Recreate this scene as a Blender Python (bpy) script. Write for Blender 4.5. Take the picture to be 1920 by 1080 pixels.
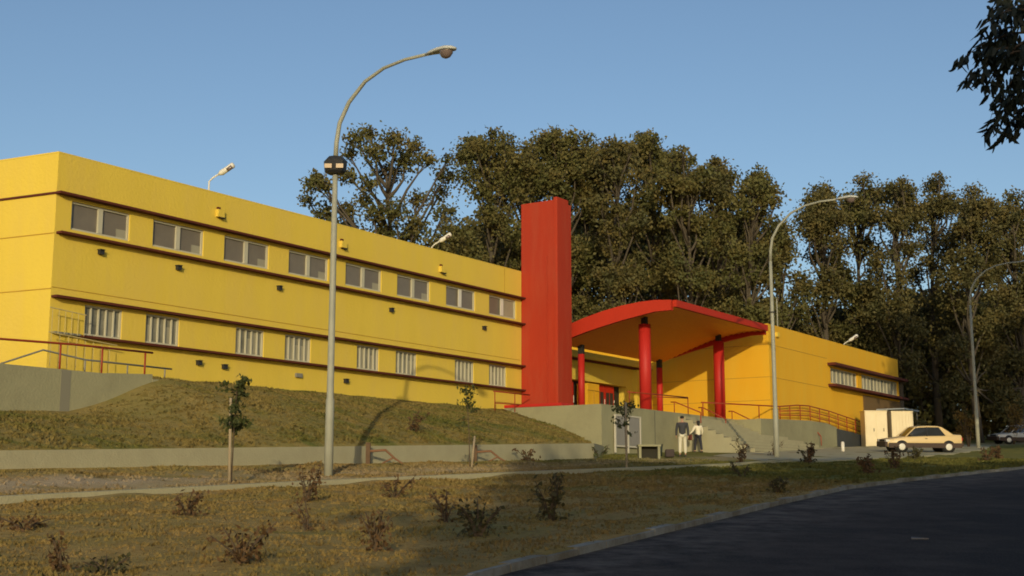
import bpy, math, random
import numpy as np
from mathutils import Vector, Matrix

for o in list(bpy.data.objects): bpy.data.objects.remove(o)
SC = bpy.context.scene
COL = SC.collection
R = math.radians

# ------------------------------------------------------------------ camera
EYE = 1.6
PITCH = math.atan(390/2400)
cam = bpy.data.cameras.new('camera'); camo = bpy.data.objects.new('camera', cam); COL.objects.link(camo)
cam.lens = 45.0; cam.sensor_width = 36.0; cam.clip_end = 2000; cam.clip_start = 0.1
camo.location = (0, 0, EYE); camo.rotation_euler = (math.pi/2 + PITCH, 0, 0)
SC.camera = camo
SC.render.resolution_x = 1024; SC.render.resolution_y = 576

# ------------------------------------------------------------------ world and sun
SUN_EL = 13.3; SUN_AZ = 0.6
w_ = bpy.data.worlds.new('World'); SC.world = w_; w_.use_nodes = True
nt = w_.node_tree; nt.nodes.clear()
sky = nt.nodes.new('ShaderNodeTexSky'); sky.sky_type = 'NISHITA'; sky.sun_disc = False
sky.sun_elevation = R(SUN_EL); sky.sun_rotation = R(180 + SUN_AZ)
sky.altitude = 0; sky.air_density = 1.0; sky.dust_density = 1.6; sky.ozone_density = 2.3
bg = nt.nodes.new('ShaderNodeBackground'); bg.inputs['Strength'].default_value = 0.174
wo = nt.nodes.new('ShaderNodeOutputWorld')
nt.links.new(sky.outputs[0], bg.inputs[0]); nt.links.new(bg.outputs[0], wo.inputs[0])
sun = bpy.data.lights.new('sun', 'SUN'); sun.energy = 3.5; sun.angle = R(0.5); sun.color = (1.0, 0.83, 0.50)
suno = bpy.data.objects.new('sun', sun); COL.objects.link(suno)
suno.rotation_euler = (R(90 - SUN_EL), 0, R(-SUN_AZ)); suno.location = (0, -40, 40)
SC.view_settings.view_transform = 'Standard'; SC.view_settings.look = 'None'
SC.view_settings.exposure = -0.40; SC.view_settings.gamma = 1.0
SC.cycles.filter_width = 1.8
SC.cycles.max_bounces = 6

# ------------------------------------------------------------------ site axes: s runs along the street, w across it (negative = towards the building)
AX = R(33.97); U = (math.sin(AX), math.cos(AX)); N = (U[1], -U[0])
def P2(s, w): return (s*U[0] + w*N[0], s*U[1] + w*N[1])
def P3(s, w, z): return (s*U[0] + w*N[0], s*U[1] + w*N[1], z)
def SW(x, y): return (x*U[0] + y*U[1], x*N[0] + y*N[1])
def lerp(a, b, t): return a + (b-a)*t
def interp(x, pts):
    if x <= pts[0][0]: return pts[0][1]
    for (a, b), (c, d) in zip(pts, pts[1:]):
        if x <= c: return b + (d-b)*(x-a)/(c-a)
    return pts[-1][1]
def plane(s, w): return .045*s - .0385*w
def kerb_w(s): return interp(s, [(2, -6.0), (8, -6.95), (10.8, -7.62), (16.7, -8.6), (24.3, -9.8), (30, -10.6), (36, -10.7), (47, -10.4), (90, -10.2)])
def step_w(s): return interp(s, [(46, -27.0), (51.9, -30.0)])

# ------------------------------------------------------------------ materials
MATS = {}
def mat(name, col, rough=.85, col2=None, scale=3.0, amt=1.0, bump=0.0, bscale=20., metal=0., spec=.3, col3=None, scale3=.5, stretch=None, transl=0):
    m = bpy.data.materials.new(name); m.use_nodes = True; t = m.node_tree; ns = t.nodes; L = t.links
    b = ns['Principled BSDF']; b.inputs['Roughness'].default_value = rough; b.inputs['Metallic'].default_value = metal
    b.inputs['Specular IOR Level'].default_value = spec
    b.inputs['Base Color'].default_value = (*col, 1)
    geo = ns.new('ShaderNodeNewGeometry'); vec = geo.outputs['Position']
    if stretch:
        mp = ns.new('ShaderNodeMapping'); mp.inputs['Scale'].default_value = stretch
        L.new(vec, mp.inputs[0]); vec = mp.outputs[0]
    cur = None
    if col2 is not None:
        n1 = ns.new('ShaderNodeTexNoise'); n1.inputs['Scale'].default_value = scale; n1.inputs['Detail'].default_value = 5; n1.inputs['Roughness'].default_value = .65
        L.new(vec, n1.inputs['Vector'])
        rr = ns.new('ShaderNodeValToRGB'); rr.color_ramp.elements[0].position = .5-.25/amt; rr.color_ramp.elements[1].position = .5+.25/amt
        L.new(n1.outputs['Fac'], rr.inputs[0])
        mx = ns.new('ShaderNodeMix'); mx.data_type = 'RGBA'
        L.new(rr.outputs[0], mx.inputs['Factor']); mx.inputs[6].default_value = (*col, 1); mx.inputs[7].default_value = (*col2, 1)
        cur = mx.outputs[2]
        if col3 is not None:
            n2 = ns.new('ShaderNodeTexNoise'); n2.inputs['Scale'].default_value = scale3; n2.inputs['Detail'].default_value = 6; n2.inputs['Roughness'].default_value = .7
            L.new(vec, n2.inputs['Vector'])
            r2 = ns.new('ShaderNodeValToRGB'); r2.color_ramp.elements[0].position = .45; r2.color_ramp.elements[1].position = .62
            L.new(n2.outputs['Fac'], r2.inputs[0])
            m2 = ns.new('ShaderNodeMix'); m2.data_type = 'RGBA'
            L.new(r2.outputs[0], m2.inputs['Factor']); L.new(cur, m2.inputs[6]); m2.inputs[7].default_value = (*col3, 1)
            cur = m2.outputs[2]
        L.new(cur, b.inputs['Base Color'])
    if bump:
        n3 = ns.new('ShaderNodeTexNoise'); n3.inputs['Scale'].default_value = bscale; n3.inputs['Detail'].default_value = 4
        L.new(geo.outputs['Position'], n3.inputs['Vector'])
        bp = ns.new('ShaderNodeBump'); bp.inputs['Strength'].default_value = bump; bp.inputs['Distance'].default_value = .05
        L.new(n3.outputs['Fac'], bp.inputs['Height']); L.new(bp.outputs[0], b.inputs['Normal'])
    if transl:
        tr = ns.new('ShaderNodeBsdfTranslucent'); ms = ns.new('ShaderNodeMixShader'); ms.inputs[0].default_value = transl
        if cur: L.new(cur, tr.inputs[0])
        else: tr.inputs[0].default_value = (*col, 1)
        out = ns['Material Output']
        L.new(b.outputs[0], ms.inputs[1]); L.new(tr.outputs[0], ms.inputs[2]); L.new(ms.outputs[0], out.inputs[0])
    MATS[name] = m
    return m

Y_WALL = mat('yellow_render', (.71, .525, .072), .9, (.64, .465, .06), .7, .8, bump=.25, bscale=9, col3=(.66, .48, .08), scale3=.9, stretch=(1, 1, .22))
Y_WALL2 = mat('orange_yellow_render', (.74, .41, .022), .9, (.67, .36, .018), .6, .8, bump=.2, bscale=9, col3=(.69, .40, .03), scale3=.9, stretch=(1, 1, .22))
RED = mat('red_tower_paint', (.40, .035, .010), .8, (.33, .030, .011), .8, .8, bump=.15, bscale=9, col3=(.36, .045, .018), scale3=.9, stretch=(1.5, 1.5, .25))
REDC = mat('red_column_paint', (.45, .022, .016), .55)
REDF = mat('red_fascia_paint', (.46, .028, .008), .7, (.40, .025, .008), 2)
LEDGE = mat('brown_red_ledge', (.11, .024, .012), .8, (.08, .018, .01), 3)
RAILR = mat('red_brown_rail_paint', (.28, .04, .015), .6)
RAILG = mat('grey_rail_paint', (.22, .21, .17), .6)
SOFF = mat('orange_soffit_boards', (.92, .33, .03), .5, (.72, .20, .018), 8, 1.2, stretch=(.3, 4, 4))
CONC = mat('concrete', (.30, .285, .17), .95, (.26, .25, .15), .8, .9, bump=.3, bscale=14, col3=(.23, .215, .13), scale3=.35)
KERBM = mat('weathered_kerb', (.34, .325, .27), .95, (.24, .225, .18), 2.5, 1.2, bump=.3, bscale=20, col3=(.18, .15, .10), scale3=1.1)
CONCL = mat('pale_concrete', (.37, .345, .22), .95, (.31, .285, .18), 1.5, 1, bump=.3, bscale=20)
DARKW = mat('dark_grey_paint', (.055, .06, .065), .8, (.045, .05, .05), 2)
WFRAME = mat('white_frame_paint', (.46, .44, .33), .5)
BLIND = mat('grey_brown_glass', (.19, .165, .125), .3, (.14, .12, .095), 1.5, 1, spec=.5)
BLINDP = mat('pale_blind_glass', (.34, .32, .23), .4, (.27, .25, .18), 2, 1)
PANEG = mat('dim_glass', (.14, .135, .10), .2, (.26, .25, .19), 1.6, 1.6, spec=.5)
POLE = mat('lamp_pole_paint', (.34, .34, .27), .55, (.27, .27, .21), 2)
DMET = mat('dark_metal', (.03, .03, .03), .5)
LAMPH = mat('lamp_head_shell', (.45, .46, .43), .4)
LGLASS = mat('lamp_glass', (.16, .12, .11), .15, spec=.6)
WPAINT = mat('cream_sheet_metal', (.78, .68, .46), .6, (.70, .60, .40), 2)
LITW = mat('white_plastic', (.66, .63, .55), .4)
WOOD = mat('stake_wood', (.36, .29, .19), .9, (.28, .22, .14), 6)
WOODD = mat('dark_stake_wood', (.13, .08, .045), .9, (.09, .055, .03), 6)
DOOR = mat('red_door_paint', (.45, .02, .012), .5)
BARK = mat('pale_bark', (.085, .072, .052), .95, (.07, .055, .04), 1.3, 1.2, stretch=(2, 2, .5))
BARKD = mat('brown_bark', (.10, .07, .045), .95, (.06, .045, .03), 4)
LEAF1 = mat('eucalyptus_leaf', (.112, .108, .030), .7, (.066, .074, .024), .45, 1.3, col3=(.145, .115, .036), scale3=.6, transl=.18)
LEAF2 = mat('eucalyptus_leaf_brown', (.108, .098, .032), .7, (.064, .066, .024), .5, 1.3, col3=(.145, .112, .034), scale3=.8, transl=.18)
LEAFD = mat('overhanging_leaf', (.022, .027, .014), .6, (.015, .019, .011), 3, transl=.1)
LEAFS = mat('sapling_leaf', (.07, .085, .02), .7, (.05, .06, .02), 8, transl=.2)
SHB = mat('dry_brown_shrub_leaf', (.10, .055, .022), .8, (.08, .045, .018), 9)
SHG = mat('dark_green_shrub_leaf', (.05, .06, .02), .8, (.06, .04, .018), 9)
SHO = mat('orange_brown_bush_leaf', (.22, .12, .03), .8, (.10, .085, .025), 4, transl=.2)
ROOFM = mat('grey_roofing', (.3, .3, .3), .9)
AWN = mat('blue_grey_sheet', (.30, .34, .38), .4)
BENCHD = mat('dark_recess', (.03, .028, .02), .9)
GREYP = mat('grey_panel', (.26, .245, .22), .5, (.22, .21, .19), 3)
WHITEF = mat('pale_board_frame', (.5, .47, .38), .6)

# ------------------------------------------------------------------ mesh helpers
ORG = {}
def tag(o, label=None, cat=None, group=None, kind=None):
    if label: o['label'] = label
    if cat: o['category'] = cat
    if group: o['group'] = group
    if kind: o['kind'] = kind
    return o
def thing(name, label, cat, loc=(0, 0, 0), group=None):
    o = bpy.data.objects.new(name, None); o.empty_display_size = .3; COL.objects.link(o); o.location = loc
    ORG[o.name] = Vector(loc)
    return tag(o, label, cat, group)
def link_mesh(name, me, m, parent=None):
    me.materials.append(m)
    o = bpy.data.objects.new(name, me); COL.objects.link(o)
    if parent is not None:
        o.parent = parent; ORG[o.name] = ORG[parent.name]
    return o
class MB:
    def __init__(s): s.v = []; s.f = []
    def add(s, vs, fs):
        b = len(s.v); s.v += [tuple(v) for v in vs]; s.f += [tuple(b+i for i in f) for f in fs]; return s
    def hexa(s, p):
        return s.add(p, [(0, 3, 2, 1), (4, 5, 6, 7), (0, 1, 5, 4), (1, 2, 6, 5), (2, 3, 7, 6), (3, 0, 4, 7)])
    def box(s, x0, x1, y0, y1, z0, z1):
        return s.hexa([(x0, y0, z0), (x1, y0, z0), (x1, y1, z0), (x0, y1, z0), (x0, y0, z1), (x1, y0, z1), (x1, y1, z1), (x0, y1, z1)])
    def sbox(s, s0, s1, w0, w1, z0, z1, z0b=None, z1b=None):
        z0b = z0 if z0b is None else z0b; z1b = z1 if z1b is None else z1b
        return s.hexa([P3(s0, w0, z0), P3(s0, w1, z0), P3(s1, w1, z0b), P3(s1, w0, z0b), P3(s0, w0, z1), P3(s0, w1, z1), P3(s1, w1, z1b), P3(s1, w0, z1b)])
    def prism(s, pts, z0, z1):
        n = len(pts); vs = [(x, y, z0) for x, y in pts] + [(x, y, z1) for x, y in pts]
        return s.add(vs, [tuple(range(n))[::-1], tuple(range(n, 2*n))] + [(i, (i+1) % n, n+(i+1) % n, n+i) for i in range(n)])
    def tube(s, pts, r, n=8, caps=True):
        pts = [Vector(p) for p in pts]; k = len(pts); rs = r if isinstance(r, (list, tuple)) else [r]*k
        vs = []; up = None
        for i, p in enumerate(pts):
            d = (pts[min(i+1, k-1)] - pts[max(i-1, 0)])
            if d.length < 1e-9: d = Vector((0, 0, 1))
            d.normalize()
            ref = Vector((1, 0, 0)) if abs(d.x) < .9 else Vector((0, 1, 0))
            if up is None: a = d.cross(ref).normalized()
            else:
                a = up - d*up.dot(d); a = a.normalized() if a.length > 1e-6 else d.cross(ref).normalized()
            up = a; b = d.cross(a)
            for j in range(n):
                t = 2*math.pi*j/n; vs.append(p + (a*math.cos(t) + b*math.sin(t))*rs[i])
        fs = [(i*n+j, i*n+(j+1) % n, (i+1)*n+(j+1) % n, (i+1)*n+j) for i in range(k-1) for j in range(n)]
        if caps: fs += [tuple(range(n))[::-1], tuple((k-1)*n+j for j in range(n))]
        return s.add(vs, fs)
    def build(s, name, m, parent=None, smooth=False, bevel=0):
        me = bpy.data.meshes.new(name)
        off = ORG[parent.name] if parent is not None else Vector((0, 0, 0))
        me.from_pydata([(x-off.x, y-off.y, z-off.z) for x, y, z in s.v], [], s.f)
        me.update()
        if smooth:
            me.polygons.foreach_set('use_smooth', [True]*len(me.polygons))
        o = link_mesh(name, me, m, parent)
        if bevel:
            bm_ = o.modifiers.new('bevel', 'BEVEL'); bm_.width = bevel; bm_.segments = 2; bm_.limit_method = 'ANGLE'
        return o
def mesh_quads(name, V, m, parent=None):
    V = np.asarray(V, dtype=np.float32); n = V.shape[0]; k = V.shape[1]
    if parent is not None: V = V - np.array(ORG[parent.name], dtype=np.float32)
    me = bpy.data.meshes.new(name)
    me.vertices.add(n*k); me.vertices.foreach_set('co', V.reshape(-1))
    me.loops.add(n*k); me.loops.foreach_set('vertex_index', np.arange(n*k, dtype=np.int32))
    me.polygons.add(n); me.polygons.foreach_set('loop_start', np.arange(0, n*k, k, dtype=np.int32))
    me.polygons.foreach_set('loop_total', np.full(n, k, dtype=np.int32))
    me.update(calc_edges=True)
    return link_mesh(name, me, m, parent)
def copy_tree(o, parent=None):
    c = o.copy(); COL.objects.link(c); c.parent = parent
    for ch in list(o.children): copy_tree(ch, c)
    return c

# ------------------------------------------------------------------ terrain
def bumps(x, y):
    return .030*math.sin(x*1.3+y*.7+1) + .024*math.sin(x*.6-y*1.7+2) + .016*math.sin(2.9*x+2.1*y) + .012*math.sin(4.3*y-3.1*x)
def ground_z(s, w):
    sw_ = step_w(s); kw = kerb_w(s); x, y = P2(s, w)
    if w > kw: return plane(s, w) - .35 if w < -1.0 else plane(s, w) + .02
    base = plane(s, w)
    if s < 46: # level of the strip under the low wall
        wb = 2.24 + (s-18.5)*.031
        if w < -23: base = lerp(plane(s, -23), wb, min(1, (-23-w)/4))
    k = min(1, max(0, (kw-w)/1.0)) 
    base += .09*max(0, 1-(kw-w)/4)
    if w > sw_ + .01 or s > 51.99:
        if w < -36:
            return max(base, 5.6)
        f = 1 if w > sw_+.6 else .2
        return base + bumps(x, y)*k*f
    # the bank up to the building
    T = 2.6 + (min(s, 46)-18.5)*.0395
    if s > 46: T = lerp(3.66, 3.72, (s-46)/6)
    zb = interp(s, [(22, 4.02), (24.9, 4.17), (25.9, 4.42), (27.4, 5.0), (28.4, 5.42), (34, 5.35), (52, 5.0)])
    ze = interp(s, [(24, 4.1), (28.2, 5.66), (30, 5.69), (40, 5.79), (52, 5.82)])
    if w > -33:
        t = (sw_-w)/(sw_+33); z = lerp(T, zb, t**.95) + .10*math.sin(t*math.pi)
    else:
        t = min(1, (-33-w)/2.6); z = lerp(zb, ze, t)
    return z + bumps(x, y)*.8*min(1, max(0, (sw_-w)/.6))
def frange(a, b, d):
    n = int(round((b-a)/d)); return [a + i*(b-a)/n for i in range(n)]
S_ = [-120, -60, -30, -15] + frange(-5, 51.9, .45) + [51.94, 52.06] + frange(52.4, 95, .6) + [95, 105, 120, 150, 200, 300, 450]
cols = []   # functions of s
for a in [260, 120, 60, 30, 12, 4, 0, -1.0]: cols.append(lambda s, a=a: a)
cols.append(lambda s: kerb_w(s) + .06); cols.append(lambda s: kerb_w(s) - .04)
for i in range(1, 40): cols.append(lambda s, i=i: lerp(kerb_w(s)-.04, step_w(s)+.08, i/40))
cols.append(lambda s: step_w(s)+.08); cols.append(lambda s: step_w(s)-.02)
for i in range(1, 14): cols.append(lambda s, i=i: lerp(step_w(s)-.02, -33, i/14))
for a in [-33, -33.6, -34.3, -35, -35.6, -36.1, -37, -42, -50, -70, -110, -180, -320]: cols.append(lambda s, a=a: a)
def cover(s, w):
    hill = 1.0 if (w < step_w(s) and s < 52) else 0.0
    right = min(1, max(0, (s-26-max(0, (-12-w))*.5)/8))
    g = .5 if hill else .8*right
    dirt = max(0, 1-abs(w+24.4)/1.3) * (1 if s < 20 else max(0, 1-(s-20)/6)) * (1 if w > -27 else 0)
    dirt = max(dirt, .6*max(0, 1-abs(w+23.6)/2.6)*(1 if w > -27 else 0))
    return (g, dirt, hill)
verts = []; faces = []; att = []
for s in S_:
    for c in cols:
        w = c(s); verts.append(P3(s, w, ground_z(s, w)))
        att.append(cover(s, w))
nc = len(cols)
for i in range(len(S_)-1):
    for j in range(nc-1): faces.append((i*nc+j, i*nc+j+1, (i+1)*nc+j+1, (i+1)*nc+j))
me = bpy.data.meshes.new('ground'); me.from_pydata(verts, [], faces); me.update()
ca = me.color_attributes.new('cover', 'FLOAT_COLOR', 'POINT')
for i, a in enumerate(att): ca.data[i].color = (*a, 1)
me.polygons.foreach_set('use_smooth', [True]*len(me.polygons))
def ground_mat(name, darker=1.0, tuft=False):
    m = bpy.data.materials.new(name); m.use_nodes = True; t = m.node_tree; ns = t.nodes; L = t.links
    b = ns['Principled BSDF']; b.inputs['Roughness'].default_value = 1; b.inputs['Specular IOR Level'].default_value = .1
    geo = ns.new('ShaderNodeNewGeometry')
    def noise(sc, det=5, ro=.65, st=None):
        n = ns.new('ShaderNodeTexNoise'); n.inputs['Scale'].default_value = sc; n.inputs['Detail'].default_value = det; n.inputs['Roughness'].default_value = ro
        if st:
            mp = ns.new('ShaderNodeMapping'); mp.inputs['Rotation'].default_value = (0, 0, AX - math.pi/2); mp.inputs['Scale'].default_value = st
            L.new(geo.outputs['Position'], mp.inputs[0]); L.new(mp.outputs[0], n.inputs['Vector'])
        else: L.new(geo.outputs['Position'], n.inputs['Vector'])
        return n.outputs['Fac']
    def ramp(x, a, c):
        r = ns.new('ShaderNodeValToRGB'); r.color_ramp.elements[0].position = a; r.color_ramp.elements[1].position = c; L.new(x, r.inputs[0]); return r.outputs[0]
    def mix(f, a, c):
        mx = ns.new('ShaderNodeMix'); mx.data_type = 'RGBA'
        if hasattr(f, 'links'): L.new(f, mx.inputs['Factor'])
        else: mx.inputs['Factor'].default_value = f
        for k, q in ((6, a), (7, c)):
            if isinstance(q, tuple): mx.inputs[k].default_value = (*[e*darker for e in q], 1)
            else: L.new(q, mx.inputs[k])
        return mx.outputs[2]
    def math_(op, a, c):
        n = ns.new('ShaderNodeMath'); n.operation = op; n.use_clamp = True
        for k, q in ((0, a), (1, c)):
            if isinstance(q, (int, float)): n.inputs[k].default_value = q
            else: L.new(q, n.inputs[k])
        return n.outputs[0]
    straw = mix(ramp(noise(2.2), .35, .65), (.36, .255, .095), (.27, .18, .062))
    straw = mix(ramp(noise(.55, 6), .42, .66), straw, (.25, .20, .066))
    straw = mix(ramp(noise(5, 5, .7), .52, .72), straw, (.17, .11, .045))
    green = mix(ramp(noise(1.7, 6, .7, (.6, 1.6, 1)), .38, .64), (.185, .17, .045), (.105, .115, .028))
    if tuft:
        col = mix(ramp(noise(.8, 4), .4, .6), straw, green)
        col = mix(ramp(noise(9, 3), .45, .6), col, (.42, .31, .13))
    else:
        at = ns.new('ShaderNodeAttribute'); at.attribute_name = 'cover'
        sp = ns.new('ShaderNodeSeparateColor'); L.new(at.outputs['Color'], sp.inputs[0])
        gf = math_('ADD', math_('MULTIPLY', sp.outputs[0], 1.0), math_('MULTIPLY', math_('SUBTRACT', noise(.35, 6, .65, (.5, 1.8, 1)), .5), 3.2))
        gf2 = ramp(gf, .3, .85)
        col = mix(gf2, straw, green)
        df = math_('MULTIPLY', sp.outputs[1], ramp(noise(.8, 5, .6, (.35, 2, 1)), .36, .5))
        col = mix(df, col, (.42, .33, .22))
    L.new(col, b.inputs['Base Color'])
    bp = ns.new('ShaderNodeBump'); bp.inputs['Strength'].default_value = .9; bp.inputs['Distance'].default_value = .06
    L.new(noise(11, 6, .7), bp.inputs['Height']); L.new(bp.outputs[0], b.inputs['Normal'])
    return m
GROUND = ground_mat('dry_grass_ground', 1.1); TUFT = ground_mat('dry_grass_blades', .74)
go = link_mesh('ground', me, GROUND); tag(go, kind='structure')

# road with a sandy edge, kerb
def strip(name, f0, f1, zf, ss, m, thick=None, n=1, att=None):
    vs = []; fs = []; k = n+1
    for s in ss:
        for j in range(k):
            w = lerp(f0(s), f1(s), j/n); vs.append(P3(s, w, zf(s, w)))
    for i in range(len(ss)-1):
        for j in range(n): fs.append((i*k+j, (i+1)*k+j, (i+1)*k+j+1, i*k+j+1))
    if thick:
        b = len(vs); vs += [(x, y, z-thick) for x, y, z in vs]
        for i in range(len(ss)-1):
            a = i*k; c = (i+1)*k
            fs.append((a, b+a, b+c, c)); fs.append((a+n, c+n, b+c+n, b+a+n))
        fs.append(tuple(range(k)) + tuple(b+j for j in range(k))[::-1])
        e = (len(ss)-1)*k; fs.append(tuple(b+e+j for j in range(k)) + tuple(e+j for j in range(k))[::-1])
    me = bpy.data.meshes.new(name); me.from_pydata(vs, [], fs); me.update()
    return link_mesh(name, me, m)
ss = [-120, -60, -20] + frange(-5, 100, .6) + [100, 130, 200, 300, 450]
ROAD = bpy.data.materials.new('asphalt'); ROAD.use_nodes = True
t = ROAD.node_tree; ns = t.nodes; L = t.links; b = ns['Principled BSDF']; b.inputs['Roughness'].default_value = 1; b.inputs['Specular IOR Level'].default_value = .08
geo = ns.new('ShaderNodeNewGeometry'); at = ns.new('ShaderNodeAttribute'); at.attribute_name = 'edge'
def _n(sc, d=5):
    n = ns.new('ShaderNodeTexNoise'); n.inputs['Scale'].default_value = sc; n.inputs['Detail'].default_value = d; n.inputs['Roughness'].default_value = .7; L.new(geo.outputs['Position'], n.inputs['Vector']); return n.outputs['Fac']
def _r(x, a, c):
    r = ns.new('ShaderNodeValToRGB'); r.color_ramp.elements[0].position = a; r.color_ramp.elements[1].position = c; L.new(x, r.inputs[0]); return r.outputs[0]
def _m(f, a, c):
    mx = ns.new('ShaderNodeMix'); mx.data_type = 'RGBA'; L.new(f, mx.inputs['Factor'])
    for k, q in ((6, a), (7, c)):
        if isinstance(q, tuple): mx.inputs[k].default_value = (*q, 1)
        else: L.new(q, mx.inputs[k])
    return mx.outputs[2]
asp = _m(_r(_n(1.1), .35, .65), (.074, .056, .046), (.036, .028, .024)); asp = _m(_r(_n(.35, 4), .5, .58), asp, (.034, .028, .025)); asp = _m(_r(_n(40, 2), .5, .75), asp, (.10, .082, .07))
ad = ns.new('ShaderNodeMath'); ad.operation = 'MULTIPLY'; L.new(at.outputs['Fac'], ad.inputs[0]); L.new(_r(_n(1.8, 7), .40, .62), ad.inputs[1])
L.new(_m(ad.outputs[0], asp, (.15, .12, .095)), b.inputs['Base Color'])
bp = ns.new('ShaderNodeBump'); bp.inputs['Strength'].default_value = .15; bp.inputs['Distance'].default_value = .008; L.new(_n(120, 2), bp.inputs['Height']); L.new(bp.outputs[0], b.inputs['Normal'])
ro = strip('road', lambda s: kerb_w(s)+.02, lambda s: -.9, lambda s, w: plane(s, w), ss, ROAD, n=12); tag(ro, kind='structure')
ea = ro.data.attributes.new('edge', 'FLOAT', 'POINT')
for i in range(len(ss)):
    for j in range(13): ea.data[i*13+j].value = [1.0, .9, .55, .2][j] if j < 4 else 0
m = MB()
for i in range(-60, 130):
    a_ = i*.95; b_ = a_+.92; p = [P3(a_, kerb_w(a_)-.14, 0), P3(a_, kerb_w(a_)+.03, 0), P3(b_, kerb_w(b_)+.03, 0), P3(b_, kerb_w(b_)-.14, 0)]; dz = .012*math.sin(i*2.3)
    za = plane(a_, kerb_w(a_)); zb = plane(b_, kerb_w(b_))
    m.hexa([(q[0], q[1], z-.2) for q, z in zip(p, (za, za, zb, zb))] + [(q[0], q[1], z+.085+dz) for q, z in zip(p, (za, za, zb, zb))])
tag(m.build('kerb', KERBM), kind='structure')

# concrete edging strip of the footpath
def path_w(s): return interp(s, [(10, -21.75), (14.9, -21.62), (23.8, -21.41), (31.6, -20.6), (36.7, -19.9), (42, -19.2), (48, -19.6)])
po = strip('path_edge', lambda s: path_w(s)-.10, lambda s: path_w(s)+.10, lambda s, w: plane(s, w)+.10, frange(-5, 49, .8)+[49], CONCL, thick=.3); tag(po, kind='structure')
# driveway sheet
vs = []; dp = [(47.5, -19.9), (53.2, -24.9), (56, -25.6), (65.4, -26.6), (75.2, -27.6), (92, -25.5), (92, -22.2), (79, -19.4), (66, -17.8), (57, -17.6), (50, -18.4)]
cx = sum(p[0] for p in dp)/len(dp); cy = sum(p[1] for p in dp)/len(dp)
mb = MB()
vs = [P3(s, w, plane(s, w)+.05) for s, w in dp]; vb = [P3(s, w, plane(s, w)-.2) for s, w in dp]; n = len(dp)
mb.add(vs+vb+[P3(cx, cy, plane(cx, cy)+.05)], [(i, (i+1) % n, 2*n) for i in range(n)] + [(i, n+i, n+(i+1) % n, (i+1) % n) for i in range(n)])
tag(mb.build('pavement', CONCL), kind='structure')

# ------------------------------------------------------------------ grass tufts (stuff)
rng = np.random.default_rng(3)
cnt = 60000
sv = 8 + (rng.random(cnt)**1.25)*50
wv = np.array([0.0]*cnt); zz = np.zeros(cnt); keep = np.ones(cnt, bool)
u_ = rng.random(cnt); xy = np.zeros((cnt, 2)); dist = np.zeros(cnt)
for i in range(cnt):
    s = sv[i]; w = lerp(kerb_w(s)-.15, -35.2 if s < 52 else -26, u_[i]); 
    if abs(w-step_w(s)) < .3 or (s < 29 and w < -32.6) or (s > 47 and -27 < w < -17.4) or abs(w-path_w(s)) < .45 and s < 49: keep[i] = False
    if s < 24 and -25.4 < w < -23.4 and rng.random() < .8: keep[i] = False
    wv[i] = w; zz[i] = ground_z(s, w); x, y = P2(s, w); xy[i] = (x, y); dist[i] = math.hypot(x, y)
sel = keep & (xy[:, 1] > 8); xy = xy[sel]; zz = zz[sel]; dist = dist[sel]; c = len(zz)
clump = np.sin(xy[:, 0]*1.9+np.sin(xy[:, 1]*1.3)*2)*.5+.5
Q = []
for k in range(3):
    ang = rng.random(c)*math.pi; h = (.012+.042*rng.random(c)*(.4+clump))*np.clip(dist/26, .8, 1.35); wd = (.025+.02*rng.random(c))*np.clip(dist/20, .8, 2.2)
    ox = rng.normal(0, .05, c); oy = rng.normal(0, .05, c); lx = rng.normal(0, .5, c)*h; ly = rng.normal(0, .5, c)*h
    bx = xy[:, 0]+ox; by = xy[:, 1]+oy; dx = np.cos(ang)*wd; dy = np.sin(ang)*wd
    a = np.stack([bx-dx, by-dy, zz-.02], 1); b_ = np.stack([bx+dx, by+dy, zz-.02], 1); c_ = np.stack([bx+lx, by+ly, zz+h], 1)
    Q.append(np.stack([a, b_, c_], 1))
tg = mesh_quads('grass', np.concatenate(Q), TUFT)
gs = np.array([cover(*SW(x, y)) for x, y in xy], dtype=np.float32); gs = np.concatenate([gs, np.ones((c, 1), np.float32)], 1)
tca = tg.data.color_attributes.new('cover', 'FLOAT_COLOR', 'POINT'); tca.data.foreach_set('color', np.repeat(np.concatenate([gs]*3), 3, axis=0).reshape(-1))
tag(tg, 'short dry grass tufts covering the verge and the bank', 'grass', kind='stuff')

# ------------------------------------------------------------------ LEFT (MAIN) BUILDING
def panel(mb, s0, s1, z0, z1, w, ops, depth=.14):
    xs = sorted(set([s0, s1] + [v for o in ops for v in (o[0], o[1])])); zs = sorted(set([z0, z1] + [v for o in ops for v in (o[2], o[3])]))
    for a, b in zip(xs, xs[1:]):
        for c, d in zip(zs, zs[1:]):
            if any(o[0] <= a+1e-6 and b <= o[1]+1e-6 and o[2] <= c+1e-6 and d <= o[3]+1e-6 for o in ops): continue
            mb.add([P3(a, w, c), P3(b, w, c), P3(b, w, d), P3(a, w, d)], [(0, 1, 2, 3)])
    for a, b, c, d in ops:
        for q in ([(a, c), (b, c)], [(b, c), (b, d)], [(b, d), (a, d)], [(a, d), (a, c)]):
            (p, r), (p2, r2) = q
            mb.add([P3(p, w, r), P3(p2, w, r2), P3(p2, w-depth, r2), P3(p, w-depth, r)], [(0, 1, 2, 3)])
WU = [(26.4, 28.83), (29.85, 32.24), (33.26, 35.62), (36.73, 39.08), (40.14, 42.51), (43.58, 45.97), (47.19, 49.53), (50.69, 53.07)]
WL = [(27.14, 28.7), (29.72, 31.25), (34.01, 35.5), (36.65, 38.15), (40.97, 42.43), (43.56, 45.05), (47.92, 49.45), (50.7, 52.2)]
WP = -35.5; TOP = 12.85
A = P2(25.78, WP); B = P2(55.8, WP); Cc = P2(55.8, -50); D = (A[0]-.908*19, A[1]+.419*19)
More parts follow.
